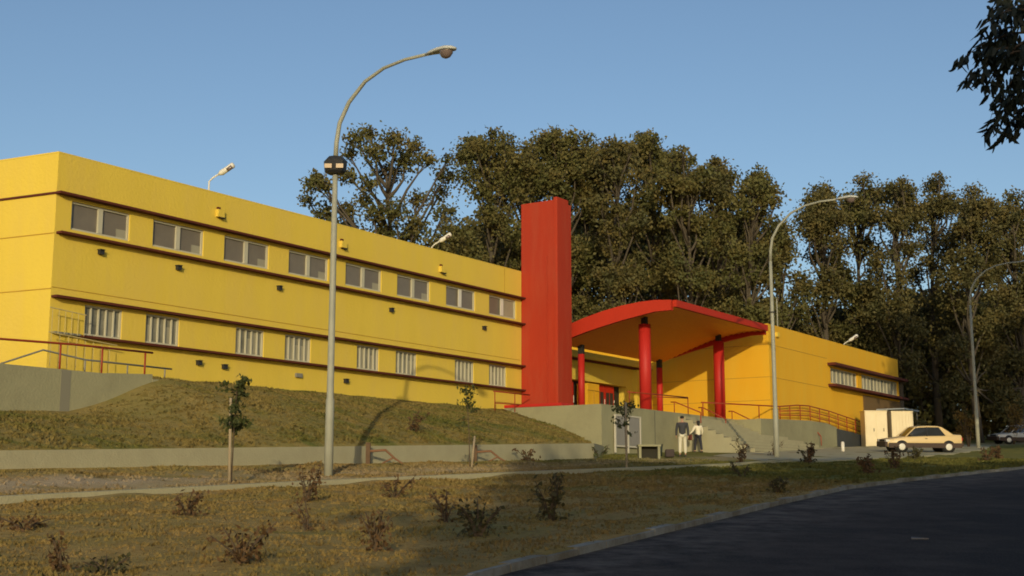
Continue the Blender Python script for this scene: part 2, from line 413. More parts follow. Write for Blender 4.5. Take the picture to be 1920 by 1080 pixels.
mainb = thing('school_building', 'long two storey yellow building with two rows of windows, left of the red tower', 'building', (*A, 5.7))
mb = MB()
ops = [(a, b, 10.36, 11.33) for a, b in WU] + [(a, b, 6.90, 7.92) for a, b in WL]
panel(mb, 25.78, 55.8, 3.4, TOP, WP, ops, .16)
for (p, q) in ((B, Cc), (Cc, D), (D, A)):
    mb.add([(p[0], p[1], 3.4), (q[0], q[1], 3.4), (q[0], q[1], TOP), (p[0], p[1], TOP)], [(0, 1, 2, 3)])
mb.build('wall', Y_WALL, mainb)
mb = MB(); mb.prism([A, B, Cc, D], TOP-.01, TOP+.05); mb.build('coping', Y_WALL, mainb)
def on_d(t, out=0.0):  # point on the end wall
    return (A[0]-.908*t-.419*out, A[1]+.419*t-.908*out)
for nm, z, s0, s1 in (('ledge', 11.42, 25.72, 53.5), ('ledge', 10.10, 25.85, 53.5), ('ledge', 7.97, 25.8, 53.5), ('ledge', 6.76, 26.9, 53.5)):
    MB().sbox(s0, s1, WP+.001, WP+.30, z+.02, z+.095).build(nm, LEDGE, mainb)
MB().sbox(25.9, 26.9, WP+.001, WP+.2, 6.82, 6.88).build('ledge_end', RAILG, mainb)
def endstrip(z, h, m, out, name):
    p = [on_d(-.002, out), on_d(18, out), on_d(18, 0.001), on_d(-.002, 0.001)]
    MB().prism([p[0], p[3], p[2], p[1]], z, z+h).build(name, m, mainb)
endstrip(11.45, .07, LEDGE, .05, 'groove'); 
JOINT = mat('joint_line', (.42, .25, .03), .9)
for z in (10.12, 8.27): endstrip(z, .035, JOINT, .012, 'joint')
for z in (8.33,): MB().sbox(25.8, 53.4, WP+.001, WP+.012, z, z+.025).build('joint', JOINT, mainb)
MB().sbox(52.0, 52.03, WP+.001, WP+.012, 11.55, TOP-.02).build('joint', JOINT, mainb)
def upper_window(a, b, kind=0):
    m = MB(); w0 = WP-.16; w1 = WP-.06; z0, z1 = 10.36, 11.33; t = .07
    m.sbox(a, b, w0, w1, z0, z0+t); m.sbox(a, b, w0, w1, z1-t, z1); m.sbox(a, a+t, w0, w1, z0+t, z1-t); m.sbox(b-t, b, w0, w1, z0+t, z1-t)
    c = (a+b)/2; m.sbox(c-.09, c+.09, w0, w1+.02, z0+t, z1-t)
    f = m.build('window', WFRAME, mainb)
    m = MB().sbox(a+t, c-.09, w0-.02, w0+.04, z0+t, z1-t); m.build('pane', BLIND, f)
    m = MB().sbox(c+.09, b-t, w0-.02, w0+.04, z0+t, z1-t); m.build('pane', BLINDP if kind == 2 else BLIND, f)
    if kind: MB().sbox(c-.16, c+.08, w1+.021, w1+.035, z0+t, z1-t).build('open_sash', LITW, f)
    else: MB().sbox(b-t-.42, b-t, w0+.041, w0+.046, z0+t, z0+t+.3).build('sunlit_blind_patch', BLINDP, f)  # pale patch paints in the sunlit corner of the blind
for i, (a, b) in enumerate(WU): upper_window(a, b, {6: 1, 7: 2}.get(i, 0))
rnd = random.Random(5)
for a, b in WL:
    m = MB(); w0 = WP-.16; w1 = WP-.05; z0, z1 = 6.9, 7.92; t = .06
    m.sbox(a, b, w0, w1, z0, z0+t); m.sbox(a, b, w0, w1, z1-t, z1); m.sbox(a, a+t, w0, w1, z0+t, z1-t); m.sbox(b-t, b, w0, w1, z0+t, z1-t)
    k = 5
    for j in range(1, k):
        x = a+(b-a)*j/k; m.sbox(x-.02, x+.02, w0, w1, z0+t, z1-t)
    f = m.build('window', WFRAME, mainb)
    MB().sbox(a+t, b-t, w0-.02, w0+.03, z0+t, z1-t).build('pane', PANEG, f)
    for j in range(k):
        if rnd.random() < .45 or j == 3:
            x0 = a+(b-a)*j/k+.03; x1 = a+(b-a)*(j+1)/k-.03
            MB().sbox(max(x0, a+t), min(x1, b-t), w0+.031, w0+.036, z0+t, z1-t-(.3 if rnd.random() < .5 else 0)).build('curtain', BLINDP, f)
for s, z in ((27.62, 9.78), (31.04, 9.75), (36.19, 9.7), (43.14, 9.66), (50.2, 9.63), (32.18, 6.4), (33.44, 6.36), (40.25, 6.33)):
    m = MB().sbox(s-.09, s+.09, WP+.001, WP+.14, z-.09, z+.05); m.sbox(s-.12, s+.07, WP+.001, WP+.2, z+.05, z+.08); m.build('vent', DMET, mainb)
MB().sbox(37.25, 37.6, WP+.001, WP+.1, 6.26, 6.42).build('vent', RAILG, mainb)
for s, z in ((32.92, 12.11), (39.87, 12.06), (46.78, 12.01)):
    f = MB().sbox(s-.16, s+.16, WP+.001, WP+.16, z-.16, z+.12).build('wall_lamp', Y_WALL, mainb)
    MB().sbox(s-.12, s+.02, WP+.001, WP+.08, z+.13, z+.22).build('bracket', LEDGE, f)
    MB().sbox(s-.02, s+.2, WP+.001, WP+.18, z-.20, z-.165).build('lamp_rim', DMET, f)

# ------------------------------------------------------------------ red tower
tw = thing('red_tower', 'tall plain red rectangular tower rising at the right end of the yellow building', 'tower', P3(53.5, -34.4, 5.9))
m = MB().sbox(53.5, 54.75, -35.49, -33.5, 5.8, 16.38); m.build('tower_wall', RED, tw, bevel=.03)
MB().sbox(53.44, 54.55, -33.499, -33.28, 5.8, 16.5).build('front_fin', RED, tw, bevel=.03)
MB().sbox(54.56, 54.9, -33.7, -33.35, 5.8, 16.3).build('rear_rib', RED, tw)
MB().tube([P3(55.0, -33.5, 7.6), P3(55.0, -33.5, 12.75)], .07).build('downpipe', LITW, tw)
MB().tube([P3(53.44, -33.9, 6.0), P3(53.44, -33.9, 13.5)], .025).build('cable', RED, tw)
MB().sbox(52.0, 53.0, -36.0, -32.2, 5.86, 6.0).build('plinth', REDC, tw)

# ------------------------------------------------------------------ podium, stairs, walls
pod = thing('podium_wall', 'grey concrete podium wall under the red canopy and the tower', 'wall', P3(52, -30, 3.6))
m = MB(); m.sbox(52.0, 60.0, -36.5, -30, 2.9, 5.85); m.sbox(60.0, 68.9, -36.5, -30, 2.9, 5.849)
m.build('podium_block', CONC, pod)
for s in (54.6, 57.3): MB().sbox(s, s+.03, -30.0, -29.99, 3.2, 5.8).build('joint', DARKW, pod)
st = thing('entrance_stairs', 'wide pale concrete stairs climbing to the platform under the canopy', 'stairs', P3(64, -28.6, 3.8))
nst = 11
m = MB(); m2 = MB()
for i in range(nst):
    zt = 5.85-(i+1)*.19; wa = -30+i*.42; s1 = 66.39 if i < 4 else 69.5+(i-4)*1.3
    m.sbox(59.9, s1, wa, wa+.42, 2.9, zt)
    m2.sbox(59.95, s1-.05, wa+.4201, wa+.44, zt-.19, zt-.145)  # dark strips painted in as the shadow line below each tread
m.build('steps', CONCL, st); m2.build('riser_shade_line', mat('riser_shade_tone', (.10, .095, .07), .95), st)
rw2 = thing('ramp_wall', 'grey concrete side wall of the ramp beside the stairs', 'wall', P3(72, -28.1, 4))
m = MB()
tops = [(66.4, 5.82), (69.4, 5.92), (73.9, 6.06), (76.6, 6.03), (78.3, 5.85)]
for (a, za), (b, zb) in zip(tops, tops[1:]): m.sbox(a, b, -28.45 if a > 69 else -28.449, -28.2, 2.9, za, 2.9, zb)
m.sbox(66.4, 66.6, -30, -28.451, 2.9, 5.80)
m.build('wall_panel', CONC, rw2)
m = MB()
for (a, za), (b, zb) in zip([(68.95, 5.8), (73.9, 5.95), (78.3, 5.75), (84.5, 5.45)], [(73.9, 5.95), (78.3, 5.75), (84.5, 5.45), (92, 4.9)]): m.sbox(a, b, -28.62, -28.451, 2.9, za-.1, 2.9, zb-.1)
m.build('ramp_slab', CONC, rw2)
dw = thing('dark_ramp_side', 'dark grey slab side of the descending ramp next to the cream cabinets', 'wall', P3(80, -28.2, 4.4))
m = MB()
for (a, za), (b, zb) in zip([(78.3, 5.78), (81, 5.66)], [(81, 5.66), (84.6, 5.42)]): m.sbox(a, b, -28.45, -28.15, 3.6, za, 3.6, zb)
m.build('wall_panel', DARKW, dw)
lw = thing('low_retaining_wall', 'long low pale concrete retaining wall at the foot of the grassy bank', 'wall', P3(30, -27, 2.6))
m = MB(); sl = [-14, 0, 10] + frange(12, 46, 3.4) + [46]
for a, b in zip(sl, sl[1:]):
    za = 2.66+(a-18.5)*.0395; zb = 2.66+(b-18.5)*.0395; m.sbox(a, b, -27.08, -26.9, za-1.2, za, zb-1.2, zb)
p = [P3(46, -27.08, 0), P3(46, -26.9, 0), P3(52.2, -30.0, 0), P3(52.0, -30.18, 0)]
m.hexa([(x, y, 2.5) for x, y, z in p] + [(p[0][0], p[0][1], 3.745), (p[1][0], p[1][1], 3.745), (p[2][0], p[2][1], 3.9), (p[3][0], p[3][1], 3.9)])
m.build('wall_panel', CONCL, lw)
rl = thing('concrete_ramp', 'grey concrete ramp wall at the left edge with red railing on top', 'wall', P3(26, -33, 4.2))
m = MB(); m.sbox(8, 26.2, -34.9, -33.0, 3.0, 5.40); m.sbox(26.2, 28.0, -34.9, -33.0, 3.0, 5.42, 3.0, 5.52)
m.sbox(28.0, 28.25, -34.3, -32.98, 3.0, 5.36)
m.build('wall_panel', CONC, rl)
for s in (24.5,): MB().sbox(s, s+.35, -33.0, -32.992, 4.1, 5.38).build('dark_stain', mat('stained_concrete', (.2, .19, .14), .95), rl)

# ------------------------------------------------------------------ railings
def railing(name, label, top, posts, m, low=(), r=.03, group=None, foot=None, balus=0):
    o = thing(name, label, 'railing', top[0], group)
    MB().tube(top, r).build('handrail', m, o, True)
    for l in low: MB().tube(l, r*.8, 6).build('rail', m, o, True)
    for a, b in posts: MB().tube([a, b], r*.9, 6).build('post', m, o, True)
    return o
railing('railing', 'red brown railing on top of the grey ramp wall at left edge',
        [P3(10, -33.1, 6.05), P3(22.3, -33.1, 6.12), P3(25, -33.1, 6.21), P3(28.05, -33.1, 6.23)],
        [(P3(s, -33.1, 5.3), P3(s, -33.1, 6.21)) for s in (20.5, 24.5, 26.05, 27.75)], RAILR, r=.035)
railing('railing', 'thin grey railing against the yellow wall behind the ramp',
        [P3(18, -34.5, 5.1), P3(23.4, -34.5, 5.55), P3(24.9, -34.5, 6.12), P3(26.5, -34.5, 5.95), P3(30.1, -34.5, 5.94)],
        [(P3(s, -34.5, 5.3), P3(s, -34.5, 5.95)) for s in (26.5, 28.2, 29.8)], RAILG, r=.03)
o = thing('railing_shadow_bars', 'faint thin bars standing in for a railing shadow at the foot of the yellow building corner', 'railing', P3(26, -35.1, 6))  # thin bars stand in for a railing's shadow on the wall
PALE = mat('railing_shadow_tone', (.50, .40, .16), .7)
MB().tube([P3(25.5, -35.1, 7.6), P3(26.9, -35.1, 7.5)], .02, 6).build('handrail', PALE, o)
MB().tube([P3(25.5, -35.1, 6.8), P3(28.2, -35.1, 6.62)], .02, 6).build('handrail', PALE, o)
for i in range(6): MB().tube([P3(25.6+i*.25, -35.1, 6.8), P3(25.6+i*.25, -35.1, 7.58-.01*i)], .011, 4).build('shadow_bar', PALE, o)
for i in range(8): MB().tube([P3(25.6+i*.33, -35.1, 5.7), P3(25.6+i*.33, -35.1, 6.78-.03*i)], .011, 4).build('shadow_bar', PALE, o)
railing('railing', 'short red railing at the left foot of the red tower',
        [P3(49.8, -34.6, 6.5), P3(52.9, -34.6, 6.52)], [(P3(s, -34.6, 5.6), P3(s, -34.6, 6.5)) for s in (49.9, 51.6)], RAILR, low=([P3(49.9, -34.6, 5.95), P3(52.9, -34.6, 6.0)],))
railing('railing', 'red brown railing along the podium edge under the canopy',
        [P3(54.8, -30.15, 6.6), P3(58, -30.15, 6.68), P3(61.4, -30.15, 6.74)], [(P3(s, -30.15, 5.84), P3(s, -30.15, 6.7)) for s in (55, 58.5, 61.4)], RAILR, low=([P3(58.5, -30.6, 6.62), P3(61.4, -30.15, 6.7)],))
def hrail(s, w0, z0, w1, z1, label, foot0, foot1):
    railing('stair_handrail', label, [P3(s, w0, z0), P3(s, w0+.25, z0), P3(s, w1, z1)],
            [(P3(s, w0+.2, foot0), P3(s, w0+.2, z0)), (P3(s, w1, foot1), P3(s, w1, z1))], RAILR, group='handrails on the entrance stairs')
hrail(60.3, -30.6, 6.45, -28.9, 5.85, 'sloping red handrail at the left end of the stairs behind the two people', 5.85, 5.2)
hrail(64.0, -30.8, 6.38, -29.2, 5.7, 'sloping red handrail beside the right hand red column', 5.85, 5.3)
hrail(67.5, -30.6, 6.36, -28.75, 5.58, 'sloping red handrail just left of the second street lamp', 5.85, 5.0)
hrail(75.0, -28.75, 5.78, -28.0, 5.15, 'small red handrail against the grey ramp wall right of the second lamp', 5.0, 4.6)
tp = [(62.6, -29.95, 6.55), (66.4, -28.33, 6.55), (69.4, -28.33, 6.66), (72.3, -28.33, 6.90), (74, -28.33, 6.96), (77.6, -28.33, 6.82), (80.5, -28.33, 6.62), (84.5, -28.33, 6.36)]
bt = lambda s: interp(s, [(62, 5.85), (66.4, 5.82), (69.4, 5.92), (73.9, 6.06), (76.6, 6.03), (78.3, 5.8), (84.5, 5.42)])
sw66 = lambda s: interp(s, [(62.6, -29.95), (66.4, -28.33)])
tz = lambda s: interp(s, [(a, c) for a, b, c in tp])
low = [[P3(s, -28.33, lerp(bt(s), tz(s), f)) for s in (69.4, 72.3, 74, 77.6, 80.5, 84.5)] for f in (.33, .64)]
railing('ramp_railing', 'long curving red brown railing in front of the right wing', [P3(*p) for p in tp],
        [(P3(s, sw66(s), bt(s)-.03), P3(s, sw66(s), tz(s))) for s in (62.7, 66.5, 69.5, 71, 72.6, 74.2, 75.8, 77.4, 79, 80.6, 82.2, 84.3)], RAILR, low=low, r=.035)

# ------------------------------------------------------------------ canopy with columns
can = thing('entrance_canopy', 'curved red canopy with orange board underside on four red columns', 'canopy', P3(62, -31, 5.85))
prof = [(-28.3, 11.13, 10.62), (-29.2, 11.2, 10.62), (-30.0, 11.18, 10.50), (-31.1, 11.07, 10.32), (-32.2, 10.88, 10.10), (-33.2, 10.64, 9.88), (-34.1, 10.38, 9.64), (-34.9, 10.16, 9.62)]
def canopy_slab(mb, s0, s1, dz0=0, dz1=0):
    k = len(prof); vs = []
    for s in (s0, s1):
        for w, zt, zb in prof: vs.append(P3(s, w, zt+dz0))
        for w, zt, zb in prof: vs.append(P3(s, w, zb+dz1))
    fs = []
    for i in range(k-1):
        fs += [(i, i+1, 2*k+i+1, 2*k+i), (k+i, 3*k+i, 3*k+i+1, k+i+1), (i, k+i, k+i+1, i+1), (2*k+i, 2*k+i+1, 3*k+i+1, 3*k+i)]
    fs += [(0, 2*k, 3*k, k), (k-1, 2*k-1, 4*k-1, 3*k-1)]
    mb.add(vs, fs)
m = MB(); canopy_slab(m, 56.0, 56.22); m.build('end_fascia', REDF, can)
m = MB(); canopy_slab(m, 67.6, 67.8); m.build('end_fascia', REDF, can)
prof0 = prof; prof = [(a, b, b-.14) for a, b, c in prof0]; m = MB(); canopy_slab(m, 56.22, 67.6, -.03, 0); m.build('roof_slab', REDF, can)
prof = [(-28.31, 0, 10.66), (-29.3, 0, 10.68), (-30.3, 0, 10.58), (-31.3, 0, 10.40), (-32.3, 0, 10.10), (-33.3, 0, 9.76), (-34.3, 0, 9.40), (-34.9, 0, 9.2)]
MB().sbox(56.22, 67.6, -28.299, -28.1, 10.8, 11.14).build('front_fascia', REDF, can)
m = MB()
k = len(prof)
for j in range(len(prof)-1):   # separate soffit boards across the slope
    (w0, _, b0), (w1, _, b1) = prof[j], prof[j+1]
    for q in range(3):
        wa = lerp(w0, w1, q/3); wb = lerp(w0, w1, (q+.76)/3); za = lerp(b0, b1, q/3)+.19; zb = lerp(b0, b1, (q+.76)/3)+.14
        m.add([P3(56.23, wa, za), P3(67.59, wa, za), P3(67.59, wb, zb), P3(56.23, wb, zb), P3(56.23, wa, za+.04), P3(67.59, wa, za+.04), P3(67.59, wb, zb+.04), P3(56.23, wb, zb+.04)],
              [(0, 1, 2, 3), (7, 6, 5, 4), (0, 4, 5, 1), (3, 2, 6, 7)])
m.build('soffit', SOFF, can)
m = MB()
for (w0, _, b0), (w1, _, b1) in zip(prof, prof[1:]): m.hexa([P3(56.23, w0, b0+.27), P3(56.23, w1, b1+.27), P3(67.59, w1, b1+.27), P3(67.59, w0, b0+.27), P3(56.23, w0, b0+.29), P3(56.23, w1, b1+.29), P3(67.59, w1, b1+.29), P3(67.59, w0, b0+.29)])
m.build('soffit_backing', LEDGE, can)
def sof(w): return interp(-w, [(-p[0], p[2]+.15) for p in prof])
for s in (57.9, 66.8):
    for w, r, zt in ((-30.8, .31, 10.3), (-34.6, .18, 9.0)):
        MB().tube([P3(s, w, 5.8), P3(s, w, zt)], r, 20).build('column', REDC, can, True)
        MB().sbox(s-.13, s+.13, w-.13, w+.13, zt, sof(w)+.1).build('column_head', DMET, can)

# ------------------------------------------------------------------ entrance block and right wing
ent = thing('entrance_block', 'low yellow entrance wall with red doors behind the canopy columns', 'building', P3(62, -36.5, 5.85))
m = MB(); E0, E1 = 55.81, 68.9
panel(m, E0, E1, 5.8, 9.1, -36.5, [(58.6, 66.2, 5.86, 7.95)], .5)
m.sbox(E0, E1, -48, -36.52, 9.101, 9.14)
m.build('wall', Y_WALL, ent)
MB().sbox(E0, E1, -36.52, -36.1, 9.14, 9.5).build('coping', Y_WALL, ent)
MB().sbox(E0, E1, -36.498, -36.3, 9.02, 9.13).build('coping_shade_strip', LEDGE, ent)  # dark strip painted in for the shade under the coping
for i, s in enumerate((58.65, 59.75, 62.1, 63.2, 64.3)):
    d = MB().sbox(s, s+1.05, -36.95, -36.85, 5.87, 7.9).build('door', DOOR, ent)
    if i > 1:
        MB().sbox(s+.12, s+.45, -36.849, -36.83, 6.8, 7.5).build('door_glass', DMET, d); MB().sbox(s+.55, s+.9, -36.849, -36.83, 6.8, 7.5).build('door_glass', DMET, d)
    MB().tube([P3(s+.97, -36.8, 6.7), P3(s+.97, -36.8, 7.1)], .02, 6).build('handle', LITW, d)
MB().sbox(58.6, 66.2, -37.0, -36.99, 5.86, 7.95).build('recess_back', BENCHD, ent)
kp = MB().sbox(60.75, 62.0, -36.6, -35.9, 5.85, 7.75); kp.build('pillar_box', Y_WALL2, ent)
MB().sbox(60.72, 62.03, -35.9, -35.86, 7.35, 7.38).build('joint', JOINT, ent)
MB().sbox(61.35, 61.4, -35.9, -35.86, 5.9, 7.3).build('joint', JOINT, ent)
MB().sbox(67.0, 67.6, -36.5, -36.2, 5.85, 9.0).build('pilaster', Y_WALL, ent)

rw = thing('right_wing', 'single storey yellow wing with long barred window strip right of the canopy', 'building', P3(68.9, -28.6, 5.85))
m = MB(); W2 = -28.63; RT = 11.36
panel(m, 68.9, 92.8, 3.0, RT, W2, [(78.8, 83.9, 8.72, 9.68), (84.7, 92.6, 8.72, 9.72)], .2)
for p, q in (((92.8, W2), (92.8, -50)), ((92.8, -50), (68.9, -50)), ((68.9, -50), (68.9, W2))):
    m.add([P3(*p, 3), P3(*q, 3), P3(*q, RT), P3(*p, RT)], [(0, 1, 2, 3)])
m.build('wall', Y_WALL2, rw)
MB().sbox(68.9, 92.8, -50, W2, RT-.005, RT+.05).build('coping', Y_WALL2, rw)
for z in (10.2, 8.33): MB().sbox(68.95, 78.2, W2+.001, W2+.012, z, z+.03).build('joint', JOINT, rw)
for z in (10.2, 8.33, 7.0): MB().sbox(68.888, 68.899, -36.4, W2, z, z+.03).build('joint', JOINT, rw)
for z in (9.80, 8.45): MB().sbox(78.3, 93.3, W2+.001, W2+.55, z, z+.16).build('ledge', LEDGE, rw)
for a, b in ((78.8, 83.9), (84.7, 92.6)):
    m = MB(); t = .07; w0, w1 = W2-.2, W2-.1; z0, z1 = 8.72, (9.68 if a < 80 else 9.72)
    m.sbox(a, b, w0, w1, z0, z0+t); m.sbox(a, b, w0, w1, z1-t, z1)
    nb = 7 if a < 80 else 11
    for i in range(nb+1):
        x = a+(b-a)*i/nb; m.sbox(max(a, x-.05), min(b, x+.05), w0, w1, z0+t, z1-t)
    f = m.build('window', WFRAME, rw)
    for i in range(nb):
        x0 = a+(b-a)*i/nb+.05; x1 = a+(b-a)*(i+1)/nb-.05
        MB().sbox(x0, x1, w0-.02, w0+.04, z0+t, z1-t).build('pane', BLINDP if i % 3 else PANEG, f)
MB().sbox(84.8, 92.8, W2+.001, W2+.06, 3.6, 8.3).build('end_shade_panel', mat('end_shade_brown', (.16, .10, .04), .9), rw)  # brown panel paints in the shade on the wing's far lower end
MB().sbox(69.9, 70.2, W2+.001, W2+.16, 10.75, 11.0).build('wall_lamp', Y_WALL, rw)

# sheet roof behind the cabinets
o = thing('sheet_metal_roof', 'small blue grey sheet roof showing above the cream cabinets', 'roof', P3(86.3, -27.2, 4.8))
MB().sbox(85.3, 88.5, -27.9, -26.0, 7.3, 7.38).build('roof_sheet', AWN, o)
for s in (85.4, 88.3): MB().tube([P3(s, -26.1, plane(s, -26)), P3(s, -26.1, 7.3)], .05).build('post', RAILG, o)

# thin mast on the right wing's roof
o = thing('roof_mast', 'thin pale mast standing on the near roof corner of the right wing', 'mast', (15.9, 76, 11.4))
MB().tube([(15.9, 76.0, 11.3), (15.9, 76.0, 13.3)], .035).build('mast_pole', POLE, o)

# ------------------------------------------------------------------ roof floodlights
def floodlight(loc, label, rot=0):
    o = thing('roof_floodlight', label, 'floodlight', (0, 0, 0), 'floodlights along the flat roofs')
    MB().tube([(0, 0, 0), (0, 0, 1.35), (.15, -.02, 1.5), (.45, -.05, 1.68)], .035, 6).build('bracket', LITW, o)
    m = MB(); m.tube([(.36, -.05, 1.62), (.5, -.06, 1.70), (.72, -.08, 1.84), (.95, -.1, 2.0), (1.0, -.1, 2.03)], [.04, .12, .11, .12, .08], 10)
    m.build('lamp_head', LITW, o, True)
    MB().tube([(.74, -.12, 1.80), (.94, -.16, 1.93)], [.09, .085], 10).build('lamp_glass', LGLASS, o, True)
    o.location = loc; o.rotation_euler = (0, 0, rot)
    return o
floodlight((-12.15, 50.0, 12.7), 'white floodlight on a thin bracket above the left part of the main roof')
floodlight((-4.15, 65.0, 12.95), 'white floodlight above the main roof just left of the red tower')
floodlight((22.9, 88.0, 10.55), 'white floodlight above the roof of the right wing')

# ------------------------------------------------------------------ street lamps
arm_pts = [(0, 8.9), (.02, 9.4), (.12, 9.95), (.45, 10.5), (1.03, 11.0), (1.69, 11.26), (2.44, 11.36), (3.3, 11.36)]
lamp = thing('street_lamp', 'nearest tall curved street lamp with a dark floodlight box below the arm', 'street lamp', (0, 0, 0), 'curved street lamps along the path')
MB().tube([(0, 0, -.3), (0, 0, 2.2), (0, 0, 2.25), (0, 0, 6), (0, 0, 8.9)], [.12, .115, .095, .085, .07], 14).build('pole', POLE, lamp, True)
MB().tube([(a*N[0], a*N[1], z) for a, z in arm_pts], [.07, .066, .062, .058, .052, .048, .045, .045], 10).build('arm', POLE, lamp, True)
m = MB()
def ell(mb, cx, cz, rows, hw):
    pass
hd = [(3.15, .05, .05, 0), (3.35, .11, .09, .02), (3.6, .17, .11, .02), (3.85, .19, .11, .02), (4.05, .15, .09, 0), (4.16, .05, .04, -.01)]
vs = []; nn = 12
for a, hw, hh, dz in hd:
    for j in range(nn):
        t = 2*math.pi*j/nn; c = math.cos(t)*hw; q = math.sin(t)*hh; q = q if q > 0 else q*.35
        vs.append((a*N[0]+c*U[0], a*N[1]+c*U[1], 11.34+dz+q))
m.add(vs, [(i*nn+j, i*nn+(j+1) % nn, (i+1)*nn+(j+1) % nn, (i+1)*nn+j) for i in range(len(hd)-1) for j in range(nn)] + [tuple(range(nn))[::-1], tuple((len(hd)-1)*nn+j for j in range(nn))])
m.build('lamp_head', LAMPH, lamp, True)
vs = []
for r, dz in ((.16, -.03), (.15, -.1), (.10, -.19), (.03, -.23)):
    for j in range(nn):
        t = 2*math.pi*j/nn; a = 3.84+math.cos(t)*r*1.3; c = math.sin(t)*r
        vs.append((a*N[0]+c*U[0], a*N[1]+c*U[1], 11.35+dz))
MB().add(vs, [(i*nn+j, i*nn+(j+1) % nn, (i+1)*nn+(j+1) % nn, (i+1)*nn+j) for i in range(3) for j in range(nn)] + [tuple(3*nn+j for j in range(nn))]).build('lamp_glass', LGLASS, lamp, True)
lamps = [lamp]
L2 = copy_tree(lamp); L2['label'] = 'second curved street lamp standing in front of the corner of the right wing'
L3 = copy_tree(lamp); L3['label'] = 'farthest curved street lamp at the right edge before the dark trees'
m = MB(); m.tube([(0, 0, 8.5), (0, 0, 8.56), (0, 0, 8.86), (0, 0, 8.98)], [.22, .30, .33, .22], 8)
bx = m.build('floodlight_box', DMET, lamp)
for a in (-1, 1):
    MB().box(a*.16-.10, a*.16+.10, -.325, -.27, 8.6, 8.72).build('floodlight_glass', MATS.get('warm_glass') or mat('warm_glass', (.34, .22, .11), .3), bx)
lamp_moved = True
lamp.location = (-4.94, 34.8, 1.98)
L2.location = (11.7, 57.0, 3.18); L3.location = (28.95, 80, 4.6)
ORG[L2.name] = Vector((0, 0, 0))
m = MB().tube([(0, 0, 6.55), (0, 0, 6.6)], .14, 10); m.build('collar', DMET, L2)

# ------------------------------------------------------------------ cream cabinets
def cabinet(x0, x1, y, zb, zt, label, ribs):
    o = thing('metal_cabinet', label, 'cabinet', ((x0+x1)/2, y, zb), 'cream metal cabinets behind the car')
    MB().box(x0, x1, y, y+1.1, zb-.3, zt).build('cabinet_body', WPAINT, o, bevel=.02)
    MB().box(x0-.03, x1+.03, y-.03, y+1.13, zt+.001, zt+.06).build('lid', WPAINT, o)
    n = ribs
    for i in range(n):
        a = x0+.08+(x1-x0-.16)*i/n; b = x0+.08+(x1-x0-.16)*(i+.86)/n
        d = MB().box(a, b, y-.03, y-.001, zb+.12, zt-.08).build('door', WPAINT, o)
        if n < 3: MB().box(b-.1, b-.06, y-.06, y-.031, zb+1.0, zb+1.2).build('handle', DMET, d)
cabinet(22.72, 24.15, 82.7, 4.70, 6.98, 'larger cream metal cabinet left of the gap behind the car', 2)
cabinet(24.45, 25.85, 82.75, 4.68, 6.95, 'ribbed cream metal cabinet right of the gap behind the car', 6)

# ------------------------------------------------------------------ notice board, bench, bag, white post
o = thing('notice_board', 'two grey panels in a pale frame standing against the podium wall', 'board', P3(54.3, -29.9, 3.62))
m = MB(); a, b = 53.05, 55.6
for s in (53.05, 54.3, 55.52): m.sbox(s, s+.08, -29.93, -29.85, 3.62, 5.35)
m.sbox(53.05, 55.6, -29.93, -29.85, 5.351, 5.42); m.sbox(53.13, 55.52, -29.92, -29.86, 3.9, 3.98)
m.build('board_frame', WHITEF, o)
for s in (53.14, 54.39): MB().sbox(s, s+1.12, -29.91, -29.88, 3.99, 5.34).build('panel', GREYP, o)
o = thing('concrete_bench', 'small concrete bench with dark hollow beneath in front of the podium wall', 'bench', (5.68, 53.5, 3.08))
z = ground_z(*SW(5.68, 53.5)); 
MB().box(5.2, 6.16, 53.2, 53.9, z+.48, z+.56).build('seat', CONC, o)
for x in (5.24, 6.02): MB().box(x, x+.1, 53.22, 53.88, z-.1, z+.479).build('leg', CONC, o)
MB().box(5.34, 6.02, 53.6, 53.8, z, z+.478).build('hollow_shade_panel', BENCHD, o)  # near-black panel stands in for the shade under the seat
m = MB().box(-.2, .2, -.12, .12, 0, .34); o = m.build('cloth_bag', mat('dark_brown_cloth', (.06, .045, .04), .9), None, bevel=.05)
tag(o, 'dark brown bag standing on the ground beside the man', 'bag'); o.location = (6.92, 56.6, plane(*SW(6.92, 56.6))+.0)
o2 = thing('rubbish_bin', 'low dark bin left of the brown bag by the podium', 'bin', (6.55, 57.4, plane(*SW(6.55, 57.4))))
zb = plane(*SW(6.55, 57.4)); MB().tube([(6.55, 57.4, zb), (6.55, 57.4, zb+.5)], [.13, .16], 12).build('bin_body', mat('dark_green_plastic', (.03, .04, .03), .6), o2, True)
MB().tube([(6.55, 57.4, zb+.5), (6.55, 57.4, zb+.54)], .175, 12).build('bin_rim', DMET, o2)
x, y = 17.35, 67.6; zb = plane(*SW(x, y))
o = thing('white_post', 'short white post at the right end of the grey ramp wall', 'post', (x, y, zb))
MB().tube([(x, y, zb-.1), (x, y, zb+.5)], .09, 10).build('post_body', LITW, o, True); MB().tube([(x, y, zb+.5), (x, y, zb+.56)], [.1, .05], 10).build('cap', LITW, o, True)

xl, yl = 5.6, 17.9; zl = plane(*SW(xl, yl))
o = MB().add([(-.13, -.05, .012), (.1, -.07, .02), (.14, .05, .012), (-.1, .06, .03), (-.13, -.05, 0), (.1, -.07, 0), (.14, .05, 0), (-.1, .06, 0)], [(0, 1, 2), (0, 2, 3), (0, 4, 5, 1), (1, 5, 6, 2), (2, 6, 7, 3), (3, 7, 4, 0)]).build('paper_scrap', mat('grubby_paper', (.16, .15, .14), .9))
tag(o, 'small pale scrap of paper lying on the dark road', 'litter'); o.location = (xl, yl, zl)
